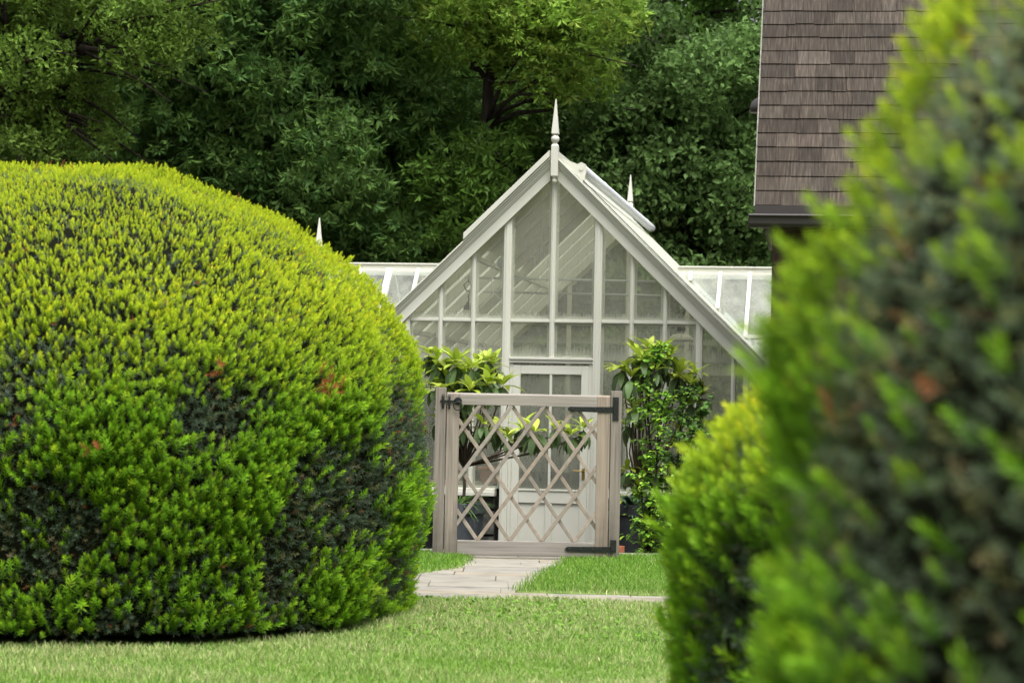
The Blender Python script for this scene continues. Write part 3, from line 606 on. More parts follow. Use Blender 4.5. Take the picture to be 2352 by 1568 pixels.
# finials
def finial(x, y_, zr, front=False, sc_=1.0):
    root_ = MB(); w_ = .037 * sc_ * sqrt(2)
    if front: root_.lathe([(w_, -.245), (w_, .07), (.026 * sqrt(2), .09)], (x, y_, zr), 4, pi / 4); root_.lathe([(.030, -.25), (.030, -.262), (.018, -.27), (.026, -.29), (.018, -.312), (.004, -.322)], (x, y_, zr), 16)
    else: root_.lathe([(w_, -.1), (w_, .07), (.026 * sqrt(2), .09)], (x, y_, zr), 4, pi / 4)
    f_ = gp(root_, "finial", bevel=.004)
    prof = [(.020, .088), (.024, .100)] + [(.0435 * sin(q), .142 - .0435 * cos(q)) for q in np.linspace(.6, pi - .6, 12)] + [(.024, .184), (.030, .186)]
    gp(MB().lathe(prof, (x, y_, zr), 20), "finial_ball", parent=f_, smooth=True)
    gp(MB().lathe([(.030 * sqrt(2), .187), (.037 * sqrt(2), .197), (.006 * sqrt(2), .552), (.002, .556)], (x, y_, zr), 4, pi / 4), "finial_spike", parent=f_, bevel=.003)
finial(0.012, -.14, ZR, True); finial(0.0, LEN - .02, ZR)
# cross wings
WY, WZR = 4.0, 3.33; WHW = (WZR - ZE) / .966
def wslope(y_): return WZR - abs(y_ - WY) * .966
for sg, xe in ((-1, -3.46), (1, 4.3)):
    xi = (ZR - WZR) / TP
    for fb in (-1, 1):
        ye = WY + fb * WHW
        gp(MB().poly([(sg * xi, WY, WZR - .004), (xe, WY, WZR - .004), (xe, ye, ZE - .004), (sg * HW, ye, ZE - .004)]), "wing_glazing", M_WING_GLASS)
        gp(MB().box(min(sg * (HW + .02), xe), max(sg * (HW + .02), xe), ye - .05, ye + .05, ZE - .1, ZE - .01), "eaves_beam")
        k = 0; x = xi + .16
        while x < abs(xe):
            zl = max(ZE, ZR - x * TP); yl = WY + fb * (WZR - zl) / .966; wd = .075 if k % 3 == 1 and sg < 0 else .042
            gp(MB().bar((sg * x, WY + fb * .045, WZR - .045 * .966 + .006), (sg * x, yl, zl + .006), wd, .05, (0, fb * .966, 1)), "glazing_bar"); x += .352; k += 1
        xm = (ZR - 2.50) / TP; a_, b_ = sorted((sg * xm, xe)); ym = WY + fb * (WZR - 2.50) / .966
        gp(MB().box(a_, b_, ym - .025, ym + .025, 2.497, 2.537), "vent_rail")
        gp(MB().poly([(sg * HW, ye, SILL), (xe, ye, SILL), (xe, ye, ZE - .1), (sg * HW, ye, ZE - .1)]), "wing_window", M_GABLE_GLASS)
        a_, b_ = sorted((sg * (HW + .25), xe)); gp(MB().box(a_, b_, ye - .08, ye + .08, -.1, SILL), "wing_plinth", M_STONE)
    a_, b_ = sorted((sg * xi, xe + sg * .04))
    gp(MB().box(a_, b_, WY - .045, WY + .045, WZR - .06, WZR + .018).box(a_, b_, WY - .060, WY + .060, WZR + .0185, WZR + .040).box(a_, b_, WY - .075, WY - .0455, WZR - .115, WZR - .045), "wing_ridge", bevel=.006)
    gp(MB().poly([(xe, WY, WZR - .02), (xe, WY - WHW, ZE - .02), (xe, WY - WHW, SILL), (xe, WY + WHW, SILL), (xe, WY + WHW, ZE - .02)]), "wing_gable_pane", M_GABLE_GLASS)
    for fb in (-1, 1): gp(MB().bar((xe, WY, WZR), (xe, WY + fb * WHW, ZE), .12, .06, (1, 0, 0)), "wing_barge_board")
    finial(xe - sg * .02, WY, WZR + .03)
# rear gable, side glazing, floor, tie rods
gp(MB().poly([(-HW, LEN - .02, SILL), (HW, LEN - .02, SILL), (HW, LEN - .02, ZE - .05), (0, LEN - .02, ZR - .1), (-HW, LEN - .02, ZE - .05)]), "rear_pane", M_GABLE_GLASS)
for x in (-1.6, -.8, 0, .8, 1.6): gp(MB().box(x - .03, x + .03, LEN - .06, LEN - .03, 0, zrake(x) - .12), "rear_mullion", M_PAINT_IN)
gp(MB().box(-HW, HW, LEN - .2, LEN, -.1, SILL), "rear_wall", M_STONE)
for sg in (-1, 1): gp(MB().poly([(sg * HW, .06, SILL), (sg * HW, 2.5, SILL), (sg * HW, 2.5, ZE - .1), (sg * HW, .06, ZE - .1)]), "side_pane", M_GABLE_GLASS)
gp(MB().box(-HW, HW, .22, LEN - .2, -.08, .012), "floor", M_FLAG)
for z, y_ in ((3.02, .7), (2.93, 1.9)): gp(MB().path([(-1.05, y_, z), (1.0, y_, z - .02)], .012, 8), "tie_rod", M_STEEL)
def gl2w(x, y_, z):
    c_, s_ = cos(-PSI), sin(-PSI); return Vector((.415 + x * c_ - y_ * s_, 25.1 + x * s_ + y_ * c_, FLOOR + z))
# things hanging and standing inside
for (x, y_, z, lab) in ((-1.02, .75, 3.02, "black pendant lamp with cream dome shade behind the left gable panes"), (1.22, 1.5, 2.85, "black pendant lamp with cream dome shade behind the right gable panes")):
    p = gl2w(x, y_, z); o = empty("pendant_lamp", p); tag(o, lab, "lamp", "lamps hanging in the greenhouse")
    mb = MB(); mb.path([(.005, 0, .02), (.0, 0, -.04), (.05, .01, -.09), (.035, .0, -.15), (-.02, 0, -.14), (-.05, .01, -.08), (.0, 0, -.03), (.04, 0, -.1), (0, 0, -.2), (.01, 0, -.24), (0, 0, -.27)], .007, 8); mb.build("cable", M_IRON, o, smooth=True)
    MB().lathe([(.018, -.26), (.022, -.285), (.045, -.30), (.05, -.345)], n=16).build("lamp_holder", M_IRON, o, smooth=True)
    MB().lathe([(.03, -.40 + .03), (.09, -.385), (.135, -.42), (.15, -.455), (.145, -.455), (.13, -.425), (.03, -.38)], n=24).build("lamp_shade", M_PAINT_IN, o, smooth=True)
p = gl2w(-.62, .55, 3.17); o = empty("ventilation_fan", p); tag(o, "small grey round fan with looped white cable high behind the gable glass", "fan")
mb = MB(); mb.path([(0, 0, 0), (0, .08, 0)], .066, 20); mb.path([(0, -.01, 0), (0, 0, 0)], [.03, .03], 12)
for k in range(5): q = 2 * pi * k / 5; mb.bar((.02 * cos(q), -.004, .02 * sin(q)), (.062 * cos(q), -.004, .062 * sin(q)), .02, .004, (0, 1, 0))
mb.build("fan_body", M_STEEL, o); MB().box(-.03, .05, .01, .05, -.15, -.05).build("bracket", M_PAINT_IN, o)
MB().path([(-.09, 0, -.05), (-.115, 0, -.2), (-.09, 0, -.32), (-.02, 0, -.385), (.03, 0, -.37), (.06, 0, -.25), (.075, 0, -.1)], .0065, 8).build("cable", M_WHITE, o, smooth=True)
for x0, x1, lab in ((-2.1, -.75, "slatted potting bench inside the greenhouse left of the door"), (.75, 2.1, "slatted potting bench inside the greenhouse right of the door")):
    o = empty("potting_bench", gl2w((x0 + x1) / 2, .75, 0), -PSI); tag(o, lab, "bench", "benches in the greenhouse"); h = (x1 - x0) / 2
    mb = MB()
    for k in range(5): mb.box(-h, h, -.4 + k * .16, -.4 + k * .16 + .12, .80, .83)
    mb.build("bench_top", M_TRIMP, o)
    for a in (-h + .05, h - .05):
        for b_ in (-.36, .36): MB().box(a - .025, a + .025, b_ - .025, b_ + .025, .01, .80).build("leg", M_TRIMP, o)
def flower_pot(name, loc, r_, h, m_, lab, cat, rot=0.0, group=None, taper=.72):
    o = empty(name, loc); tag(o, lab, cat, group)
    MB().lathe([(r_ * taper, 0), (r_ * .96, h * .84), (r_ * 1.06, h * .845), (r_ * 1.06, h), (r_ * .95, h), (r_ * .93, h * .93)], n=32).build("pot", m_, o, smooth=False, bevel=.004)
    return o
for x, y_, lab in ((-.70, .5, "terracotta pot on the bench seen through glass left of the door"), (1.35, .55, "terracotta pot on the bench behind the leafy right shrub")):
    flower_pot("terracotta_pot", gl2w(x, y_, .832), .13, .17, M_TERRA, lab, "flower pot", group="terracotta pots in the greenhouse")

# ------------------------------------------------------------------ shingled house at the right
HY = 21.0
e0 = at(1734, 474, HY); HO = Vector((e0.x, HY, 0)); HPSI = R(7.4)
house = empty("shingled_house", HO, -HPSI); tag(house, "dark brown house with a steep weathered wood shingle roof beyond the blurred yew", "house")
RS = R(52); EZ = e0.z; WID = 5.5; RLEN = 4.6
mb = MB(); rr = random.Random(12); exp_ = .177; nrow = int(RLEN / exp_); up = Vector((0, cos(RS), sin(RS))); nr = Vector((0, -sin(RS), cos(RS)))
for i in range(nrow):
    x = 0.0 + rr.uniform(-.004, .006); s0 = i * exp_
    while x < WID:
        w_ = rr.choice([.14, .17, .2, .25, .3, .22, .19]); k = rr.uniform(.62, 1.12) * (.071); wm = rr.uniform(.0, .05)
        if rr.random() < .10: k *= 1.35
        mb.col = (k * (1.08 + wm), k * .94, k * (.80 - wm * .5)); dl = rr.uniform(-.006, .004); th = rr.uniform(.006, .010)
        a = Vector((x + .003, 0, EZ)) + up * (s0 + dl); b = Vector((x + w_ - .003, 0, EZ)) + up * (s0 + dl + rr.uniform(-.002, .002))
        a2 = Vector((x + .003, 0, EZ)) + up * (s0 + exp_ * 1.12); b2 = Vector((x + w_ - .003, 0, EZ)) + up * (s0 + exp_ * 1.12)
        P_ = [a + nr * .009, b + nr * .009, b + nr * (.009 + th), a + nr * (.009 + th)]; Q_ = [a2 + nr * .000, b2 + nr * .000, b2 + nr * .006, a2 + nr * .006]
        mb.add(P_ + Q_, [(0, 1, 2, 3), (3, 2, 6, 7), (0, 3, 7, 4), (1, 5, 6, 2), (4, 7, 6, 5), (0, 4, 5, 1)]); x += w_
roof = mb.build("roof", M_SHINGLE, house, color=True)
top = Vector((0, 0, EZ)) + up * RLEN
MB().prism([(0.004, 0, EZ), tuple(top + Vector((.004, 0, 0))), tuple(top + Vector((.004, top.y * 1.0, 0)) + Vector((0, 0, -top.z + EZ)))], (WID - .01, 0, 0)).build("roof_deck", M_WALL, house)
MB().bar(Vector((-.006, 0, EZ)) + up * .0 - nr * .005, Vector((-.006, 0, EZ)) + up * RLEN - nr * .005, .02, .012, (1, 0, 0)).build("rake_trim", M_TRIMP, house)
gm = MB(); prof = [(-.16, .0), (-.175, -.012), (-.17, -.024), (-.15, -.03), (-.145, -.085), (-.12, -.115), (-.02, -.115), (-.02, -.02)]
gm.prism([(-.05, y_, EZ - .075 + z) for (y_, z) in prof], (WID, 0, 0)); gm.build("gutter", M_GUTTER, house, bevel=.006)
MB().box(-.002, WID, -.018, .03, EZ - .09, EZ + .008).build("fascia", M_GUTTER, house)
wx = at(1766, 700, HY + .3).x - HO.x
wl = MB(); z = -.6; k = 0
while z < EZ - .19:
    h = min(.19, EZ - .185 - z); wl.prism([(wx - .02, .30, z), (WID, .30, z), (WID, .318, z + h - .004), (wx - .02, .318, z + h - .004)], (0, .05, 0)); z += .19
wl.box(wx, WID - .05, .365, 5.2, -.6, EZ - .05); wl.build("wall", M_WALL, house)
MB().box(wx - .03, WID, .18, .40, EZ - .19, EZ - .09).build("soffit", M_WALL, house)
vt = MB(); c = Vector((0, 0, EZ)) + up * 1.22; vt.lathe([(.11, -.045), (.11, .0), (.095, .05), (.05, .085), (.005, .095)], (0.02, c.y + .18, c.z + .02), 18); vt.build("roof_vent", M_GUTTER, house, smooth=True)

# ------------------------------------------------------------------ broad-leaved shrubs, potted plants
def leaf_strip(nseg=5, length=1.0, width=.3, droop=.5, fold=.12):
    V = []; F = []
    for i in range(nseg + 1):
        t = i / nseg; wd = width * .5 * (sin(pi * min(t * .96 + .02, 1)) ** .75) * (1.0 if t > .05 else .4); z = t * length; b = droop * t * t * length
        z2 = z - b * .35
        V += [(-wd, -b + fold * wd * 2, z2), (0, -b, z2), (wd, -b + fold * wd * 2, z2)]
    for i in range(nseg):
        a = i * 3; F += [(a, a + 1, a + 4, a + 3), (a + 1, a + 2, a + 5, a + 4)]
    return np.array(V), np.array(F)
def aim(d, upv):
    """frame with +Z along d and -Y towards 'down'"""
    d = unit(d); x = unit(np.cross(np.broadcast_to(upv, d.shape), d)); y = np.cross(d, x); return np.stack([x, y, d], 2)
def whorl_shrub(name, label, base, whorls, seed, leafscale=.17, group=None, pot=None, trunk_r=.018):
    """evergreen shrub: bare branches ending in whorls, pale new leaves upright, dark old leaves hanging"""
    root = empty(name, base); tag(root, label, "shrub", group); rg = np.random.default_rng(seed); b0 = Vector(base); Vs = []; Fs = []; Cs = []; nb = 0
    tb = MB(); h0 = pot[1] if pot else 0.0; fork = Vector((0, 0, h0 + .35))
    tb.path([(0, 0, h0 - .1), (.01, 0, h0 + .15), fork], [trunk_r, trunk_r * .9, trunk_r * .8], 8)
    for (wpos, s_) in whorls:
        p = Vector(wpos) - b0; mid = fork.lerp(p, .5) + Vector((rg.normal(0, .05), rg.normal(0, .05), -.05)); pre = p - Vector((0, 0, .06))
        tb.path([fork, mid, pre, p], [trunk_r * .65, trunk_r * .45, trunk_r * .35, trunk_r * .3], 7)
        for kind in (0, 1):
            n = int(rg.integers(9, 13)) if kind == 0 else int(rg.integers(6, 10)); az = np.arange(n) * 2.4 + rg.uniform(0, 6); el = (rg.uniform(.05, 1.25, n) if kind == 0 else rg.uniform(-1.1, -.1, n))
            d = np.stack([np.cos(az) * np.cos(el), np.sin(az) * np.cos(el), np.sin(el)], -1); TV, TF = leaf_strip(5, 1.0, .30 if kind == 0 else .34, .35 if kind == 0 else .5)
            P_ = np.array(p)[None] + d * .012 - np.array([0, 0, .03 if kind else 0]) * rg.random((n, 1)); S_ = leafscale * s_ * rg.uniform(.75, 1.15, n) * (1.05 if kind == 0 else 1.0)
            v, f = scatter(TV, TF, aim(d, np.array([0, 0, 1.])), P_, S_)
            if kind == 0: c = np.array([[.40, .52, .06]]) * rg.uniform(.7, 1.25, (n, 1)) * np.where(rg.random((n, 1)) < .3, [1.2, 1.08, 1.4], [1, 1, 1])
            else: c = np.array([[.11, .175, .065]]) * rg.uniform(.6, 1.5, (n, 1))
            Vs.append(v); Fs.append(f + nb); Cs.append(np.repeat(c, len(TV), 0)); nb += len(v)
    tb.build("stem", M_TWIG, root, smooth=True)
    np_mesh("foliage", np.concatenate(Vs), np.concatenate(Fs), np.concatenate(Cs), M_BROAD, root, smooth=True)
    if pot:
        r_, h, m_ = pot; MB().lathe([(r_ * .74, 0), (r_ * .95, h * .86), (r_ * 1.05, h * .865), (r_ * 1.05, h), (r_ * .95, h), (r_ * .93, h * .94), (.01, h * .94)], n=36).build("pot", m_, root, bevel=.004)
    return root
def W(x, y, dY=0, s=1.0): return (tuple(at(x, y, 23.4 + dY)), s)
s3 = lambda zx, zy: ((1480 + zx * .1913) / 1.5306, (1180 + zy * .1913) / 1.5306)      # from a close look at the left shrub
lw_ = [W(*s3(310, 470), .1, 1.05), W(*s3(645, 540), -.1, 1.15), W(*s3(930, 590), -.2, 1.1), W(*s3(1225, 450), .1, .95), W(*s3(1240, 920), -.3, 1.0), W(*s3(1500, 920), -.25, 1.15), W(*s3(390, 980), -.2, 1.0), W(*s3(900, 1010), -.35, 1.05),
       W(*s3(480, 700), .2), W(*s3(780, 800), .2), W(1065, 985, -.1, .95), W(1108, 975, -.3), W(1140, 985, .1), W(1200, 985, -.3, 1.0), W(1228, 992, -.45, 1.05), W(1310, 1000, -.4, 1.0), W(1340, 985, -.3, .9), W(1275, 985, -.5, .9), W(1170, 1010, -.2, .8), W(1012, 960, .1), W(1040, 940, .2), W(1090, 900, .3)]
lw_ += [W(x_, y_, dy_, 1.05) for x_, y_, dy_ in ((985, 815, .2), (1010, 850, .1), (1050, 835, .2), (1075, 860, .1), (1100, 845, .25), (1130, 840, .3), (1030, 880, .0), (1080, 890, .0), (1120, 870, .1), (1000, 890, .1), (1060, 920, .1))]
lb = at(1075, 1300, 23.45)
whorl_shrub("potted_shrub", "tall large-leaved evergreen shrub with pale upright new leaves in grey pot left of the door", (lb.x - .06, 23.45, FLOOR), lw_, 5, .195, "evergreen shrubs beside the greenhouse door", (.22, .70, M_POTG))
s1 = lambda zx, zy: ((2080 + zx * .319) / 1.5306, (1150 + zy * .319) / 1.5306)         # from a close look at the right shrub
rw = [W(1440, 1080, .1, .95), W(1472, 1125, .1, .9), W(1432, 1150, 0, .9), W(1505, 1090, .1, .95), W(1455, 1190, 0, .85), W(1530, 1030, .1, .95), W(1560, 985, .1, .9), W(*s1(560, 380), -.15, 1.1), W(*s1(860, 330), -.1, 1.0), W(*s1(430, 560), -.2, 1.0), W(*s1(1080, 640), -.1, 1.1), W(*s1(700, 480), -.2, 1.0), W(*s1(1150, 520), .1, .9), W(*s1(640, 260), 0, 1.15), W(*s1(490, 300), .1, .9), W(*s1(330, 470), -.1, 1.25), W(*s1(800, 430), .1, 1.05), W(*s1(960, 530), -.05, 1.2), W(*s1(540, 480), .1, 1.0), W(*s1(730, 300), -.1, 1.1), W(*s1(460, 900), -.05, 1.05), W(*s1(380, 1080), .1, .95), W(*s1(830, 850), .15, .9), W(*s1(1080, 850), .1, 1.05), W(*s1(1190, 760), .2, .9), W(*s1(650, 600), .2, .9), W(*s1(940, 640), .2, .9)]
rb = at(1462, 1284, 23.5)
whorl_shrub("potted_shrub", "tall large-leaved evergreen shrub with pale new leaves in black pot right of the gate", (rb.x, 23.5, FLOOR), rw, 8, .20, "evergreen shrubs beside the greenhouse door", (.20, .52, M_POT))
def twiggy(name, label, stems, seed, leaf=.055, dens=95, c0=(.085, .21, .02), spread=.11):
    """slender young tree with many small leaves along its stems"""
    b0 = Vector(stems[0][0]); root = empty(name, b0); tag(root, label, "sapling"); rg = np.random.default_rng(seed); tb = MB(); Vs = []; Fs = []; Cs = []; nb = 0
    TV, TF = leaf_strip(3, 1.0, .62, .3, .1)
    for si, st in enumerate(stems):
        pts = [Vector(p) - b0 for p in st]; m_ = len(pts); tb.path(pts, [.016 * (1 - .8 * i / (m_ - 1)) for i in range(m_)], 7); Pn = np.array(pts)
        segl = np.linalg.norm(np.diff(Pn, axis=0), axis=1); n = int(segl.sum() * dens)
        nt_ = max(6, n // 9)
        for k in range(nt_):
            t = rg.random() ** .9 * (m_ - 1.001); i = int(t); p = Pn[i] + (Pn[i + 1] - Pn[i]) * (t - i); hh = i / m_
            az = rg.uniform(0, 2 * pi); ln = rg.uniform(.05, spread * 2.2) * (1.15 - .65 * t / (m_ - 1)); tip = p + np.array([cos(az) * ln, sin(az) * ln, rg.uniform(-.02, .09)])
            tb.path([p, tip], [.004, .002], 4); q = rg.random((10, 1)); P_ = p + (tip - p) * q + rg.normal(0, .012, (10, 3)); d = unit((tip - p))[None] * .6 + rg.normal(0, .6, (10, 3)); d[:, 2] *= .5
            v, f = scatter(TV, TF, aim(d, np.array([0, 0, 1.])), P_, rg.uniform(.6, 1.25, 10) * leaf); hgt = p[2] + b0.z
            c = np.array([c0]) * rg.uniform(.55, 1.5, (10, 1)) * np.where(rg.random((10, 1)) < .25, [1.9, 1.5, 1.2], [1, 1, 1]); Vs.append(v); Fs.append(f + nb); Cs.append(np.repeat(c, len(TV), 0)); nb += len(v)
    tb.build("stem", M_BARK, root, smooth=True); np_mesh("foliage", np.concatenate(Vs), np.concatenate(Fs), np.concatenate(Cs), M_BROAD, root, smooth=True)
TY = 20.9
def S(*pp): return [tuple(at(x, y, TY + (dy if True else 0))) for x, y, dy in pp]
twiggy("sapling", "slender small-leaved sapling in front of the black pot right of the gate", [S((1488, 1300, 0), (1492, 1150, 0), (1496, 1050, .05), (1488, 960, .1), (1492, 900, .1), (1508, 830, .1), (1520, 795, .15)),
       S((1489, 1290, 0), (1500, 1180, -.1), (1508, 1080, -.1), (1512, 980, 0), (1530, 900, .1)), S((1488, 1280, .05), (1480, 1200, -.1), (1470, 1100, -.1))], 31, .062, 300, (.18, .36, .04))
twiggy("sapling", "denser dark small-leaved sapling beside the bright yew, right of the gate", [S((1530, 1300, .3), (1545, 1180, .3), (1556, 1060, .3), (1565, 960, .3), (1580, 900, .3)),
       S((1531, 1290, .3), (1575, 1150, .4), (1600, 1020, .4), (1612, 930, .4)), S((1531, 1290, .2), (1560, 1200, .2), (1585, 1100, .2), (1590, 990, .2)), S((1531, 1290, .5), (1530, 1150, .5), (1535, 1050, .5))], 32, .06, 420, (.085, .19, .03), .16)
def strap_plant(name, label, base, seed, n, length, col, wid=.07, pot=None):
    root = empty(name, base); tag(root, label, "plant"); rg = np.random.default_rng(seed); TV, TF = leaf_strip(6, 1.0, wid, .9, .25)
    az = rg.uniform(0, 2 * pi, n); el = rg.uniform(.55, 1.45, n); d = np.stack([np.cos(az) * np.cos(el), np.sin(az) * np.cos(el), np.sin(el)], -1); h = pot[1] if pot else 0
    v, f = scatter(TV, TF, aim(d, np.array([0, 0, 1.])), np.array([[0, 0, h * .92]]) + rg.normal(0, .02, (n, 3)) * [1, 1, 0], length * rg.uniform(.6, 1.15, n)); c = np.array([col]) * rg.uniform(.6, 1.4, (n, 1))
    np_mesh("foliage", v, f, np.repeat(c, len(TV), 0), M_BROAD, root, smooth=True)
    if pot: r_, hh, m_ = pot; MB().lathe([(r_ * .78, 0), (r_ * .95, hh * .86), (r_ * 1.05, hh * .865), (r_ * 1.05, hh), (r_ * .95, hh), (r_ * .93, hh * .92), (.01, hh * .92)], n=32).build("pot", m_, root, bevel=.004)
    return root
p = at(1052, 1200, 22.3); strap_plant("potted_plant", "dark grey pot of grassy strap leaves seen through the left lattice", (p.x, 22.3, FLOOR), 6, 46, .34, (.09, .17, .035), .05, (.16, .74, M_POTG))
p = at(1000, 1230, 22.6); strap_plant("potted_plant", "black pot of leaves half hidden between the yew dome and the latch post", (p.x - .02, 22.6, FLOOR), 9, 30, .5, (.05, .12, .03), .12, (.17, .55, M_POT))
p = at(1447, 1200, 23.0); strap_plant("potted_plant", "black pot of broad blue-green strap leaves just right of the hinge post", (p.x, 22.75, FLOOR), 14, 20, .36, (.10, .17, .11), .16, (.20, .74, M_POT))
p = at(1420, 1270, 20.6); flower_pot("terracotta_pot", (p.x, 20.6, FLOOR + .02), .05, at(1420, 1253, 20.6).z - FLOOR - .02, M_TERRA, "slim terracotta pot peeping out at the foot of the hinge post", "flower pot")
p = at(1555, 1290, 19.6); strap_plant("iris_clump", "clump of narrow green strap leaves at the lawn edge under the saplings", (p.x, 19.9, FLOOR + .02), 17, 60, .6, (.05, .12, .025), .05)

# ------------------------------------------------------------------ trees
def spray_template(kind, rg):
    """a cluster of leaflets around the origin, pointing along +Z; rhombic folded leaflets"""
    V = []; F = []
    if kind == 'compound': n, ln, wd, sp = 7, .21, .066, 1.25
    elif kind == 'oak': n, ln, wd, sp = 9, .135, .075, 1.5
    else: n, ln, wd, sp = 11, .085, .045, 1.6
    for k in range(n):
        az = 2 * pi * k / n + rg.uniform(-.4, .4); el = rg.uniform(.35, sp); l_ = ln * rg.uniform(.75, 1.2); w_ = wd * rg.uniform(.8, 1.2)
        d = np.array([sin(el) * cos(az), sin(el) * sin(az), cos(el)]); s_ = np.array([-sin(az), cos(az), 0]); nrm = np.cross(d, s_)
        b = d * .03 + (rg.normal(0, .07, 3) if kind != 'compound' else rg.normal(0, .015, 3)); i = len(V)
        V += [b, b + d * l_ * .5 + s_ * w_ * .5 + nrm * .012, b + d * l_ - nrm * l_ * .15, b + d * l_ * .5 - s_ * w_ * .5 + nrm * .012]; F += [(i, i + 1, i + 2), (i, i + 2, i + 3)]
    return np.array(V), np.array(F)
def crown(clumps, kind, col, seed, per=70, droop=.35, var=.35, scale=1.0, tipcol=None):
    """clumps: (x, y, z, r). leaves on the shells of the clumps, upper side first"""
    rg = np.random.default_rng(seed); Vs = []; Fs = []; Cs = []; nb = 0; T = [spray_template(kind, rg) for _ in range(4)]
    for (x, y_, z, r_) in clumps:
        n = int(per * r_ * r_ / .5); d = unit(rg.normal(size=(n, 3)) * [1, 1, .8] + [0, -.15, .42]); rad = r_ * rg.uniform(.45, 1.05, (n, 1)) ** .6; P_ = np.array([x, y_, z]) + d * rad * [1.15, 1.0, .72]
        out = d * .8 + rg.normal(0, .45, (n, 3)); out[:, 2] -= droop; tone = rg.uniform(.78, 1.22)
        for q in range(4):
            k = np.arange(n) % 4 == q; TV, TF = T[q]; m_ = k.sum()
            if not m_: continue
            v, f = scatter(TV, TF, frames(out[k], rg), P_[k], scale * rg.uniform(.7, 1.2, m_)); c = np.array([col]) * tone * rg.uniform(1 - var, 1 + var, (m_, 1))
            if tipcol is not None: j = rg.random(m_) < .25; c[j] = np.array(tipcol) * rg.uniform(.7, 1.2, (j.sum(), 1))
            c = np.repeat(c, len(TV), 0) * np.repeat(rg.uniform(.8, 1.2, (m_ * len(TV) // 4, 1)), 4, 0)
            Vs.append(v); Fs.append(f + nb); Cs.append(c); nb += len(v)
    return np.concatenate(Vs), np.concatenate(Fs), np.concatenate(Cs)
def ell_clumps(seed, n, c, rad, rmin, rmax, front=.6):
    """clump centres in the shell of an ellipsoid, more on the viewer's side"""
    rg = np.random.default_rng(seed); out = []
    while len(out) < n:
        d = unit(rg.normal(size=3)); f = rg.uniform(.5, 1.0)
        if d[1] > 0 and rg.random() < front: continue
        p = np.array(c) + d * f * np.array(rad)
        if p[2] < .3: continue
        out.append((p[0], p[1], p[2], rg.uniform(rmin, rmax)))
    return out
def tree(name, label, base, trunk, clumps, kind, col, seed, group="trees behind the greenhouse", cat="tree", limbs=10, r0_=.16, **kw):
    root = empty(name, base); tag(root, label, cat, group); b0 = np.array(base); rg = np.random.default_rng(seed + 500)
    tb = MB(); T = [Vector(p) - Vector(base) for p in trunk]; m_ = len(T); tb.path(T, [r0_ * (1 - .55 * i / (m_ - 1)) for i in range(m_)], 12)
    lc = [(x - b0[0], y_ - b0[1], z - b0[2], r_) for (x, y_, z, r_) in clumps]
    for i in rg.permutation(len(lc))[:limbs]:
        e = Vector(lc[i][:3]); z_ = max(T[0].z + .6, min(e.z - .5, T[-1].z)); j = min(range(m_), key=lambda q: abs(T[q].z - z_)); s_ = T[j]; mid = s_.lerp(e, .5) + Vector((rg.normal(0, .2), rg.normal(0, .2), rg.uniform(-.1, .35)))
        tb.path([s_, s_.lerp(mid, .5) + Vector((0, 0, .08)), mid, e], [r0_ * .42, r0_ * .33, r0_ * .24, r0_ * .08], 7)
        for _ in range(3):
            f_ = e + Vector((rg.normal(0, .5), rg.normal(0, .5), rg.normal(0, .35))); tb.path([mid, mid.lerp(f_, .6) + Vector((0, 0, .05)), f_], [r0_ * .16, r0_ * .1, r0_ * .04], 5)
    tb.build("trunk", M_BARK, root, smooth=True)
    V, F, C = crown(lc, kind, col, seed, **kw); np_mesh("crown", V, F, C, M_TREE, root)
    return root
def pt(x, y, Y): return tuple(at(x, y, Y))
def straight(x, Y, top=9.0, lean=.3): z0 = float(terrain(x, Y)); return (x, Y, z0), [(x, Y, z0 - .2), (x + lean * .3, Y, 2.5), (x + lean * .6, Y + .1, 5.5), (x + lean, Y, top)]
# big dark compound-leaved trees, centre left
for i, (px, Y, lab, col, sd_) in enumerate(((640, 38.0, "dark green tree with large drooping leaves directly above the yew dome's right slope", (.112, .205, .046), 71),
                                            (300, 41.0, "dark tree half hidden behind the light olive oak branches", (.095, .175, .036), 72),
                                            (900, 40.0, "dark green tree with large leaves left of the gable's tall finial", (.112, .205, .040), 73))):
    b, t = straight(at(px, 500, Y).x, Y); cl = ell_clumps(sd_, 112, (b[0], Y, 5.3), (2.9, 2.4, 5.2), .55, .95)
    if i == 0: cl += [(*at(px_, py_, 36.6)[:], r_) for px_, py_, r_ in ((560, 300, .6), (650, 335, .6), (730, 285, .5), (500, 365, .5), (600, 400, .6), (690, 420, .5), (590, 240, .45), (780, 350, .5), (450, 300, .5), (820, 430, .5))]
    tree("broadleaf_tree", lab, b, t, cl, 'compound', col, sd_, per=105, droop=.75, scale=.78, tipcol=(.085, .18, .045) if i == 0 else None)
# light olive oak, top left, nearer
b, t = straight(-7.2, 33.5, 9, -.4)
cl = []
rg_ = np.random.default_rng(5)
for (px, py, r_) in ((20, 60, .6), (90, 40, .7), (170, 60, .6), (240, 40, .65), (310, 60, .6), (380, 70, .55), (430, 95, .45), (330, 130, .5), (60, 140, .6), (140, 150, .6), (220, 150, .5), (30, 210, .5), (110, 220, .5), (180, 230, .5), (215, 280, .45), (160, 300, .4), (90, 290, .4), (230, 330, .3), (20, 290, .4), (50, 350, .45), (150, 350, .3), (120, -30, .8), (300, -40, .8), (420, -10, .6), (-60, 100, .7), (-60, 250, .6), (0, -50, .8), (200, -90, .8), (20, 400, .4)):
    p = at(px, py, 33.5 + rg_.uniform(-.8, .8)); cl.append((p.x, p.y, p.z, r_ * .95))
tree("oak_tree", "light olive oak with fine leaves and dark drooping branches, nearest tree at far left", b, t, cl, 'oak', (.135, .225, .034), 81, limbs=26, per=210, droop=.25, r0_=.2, scale=.6)
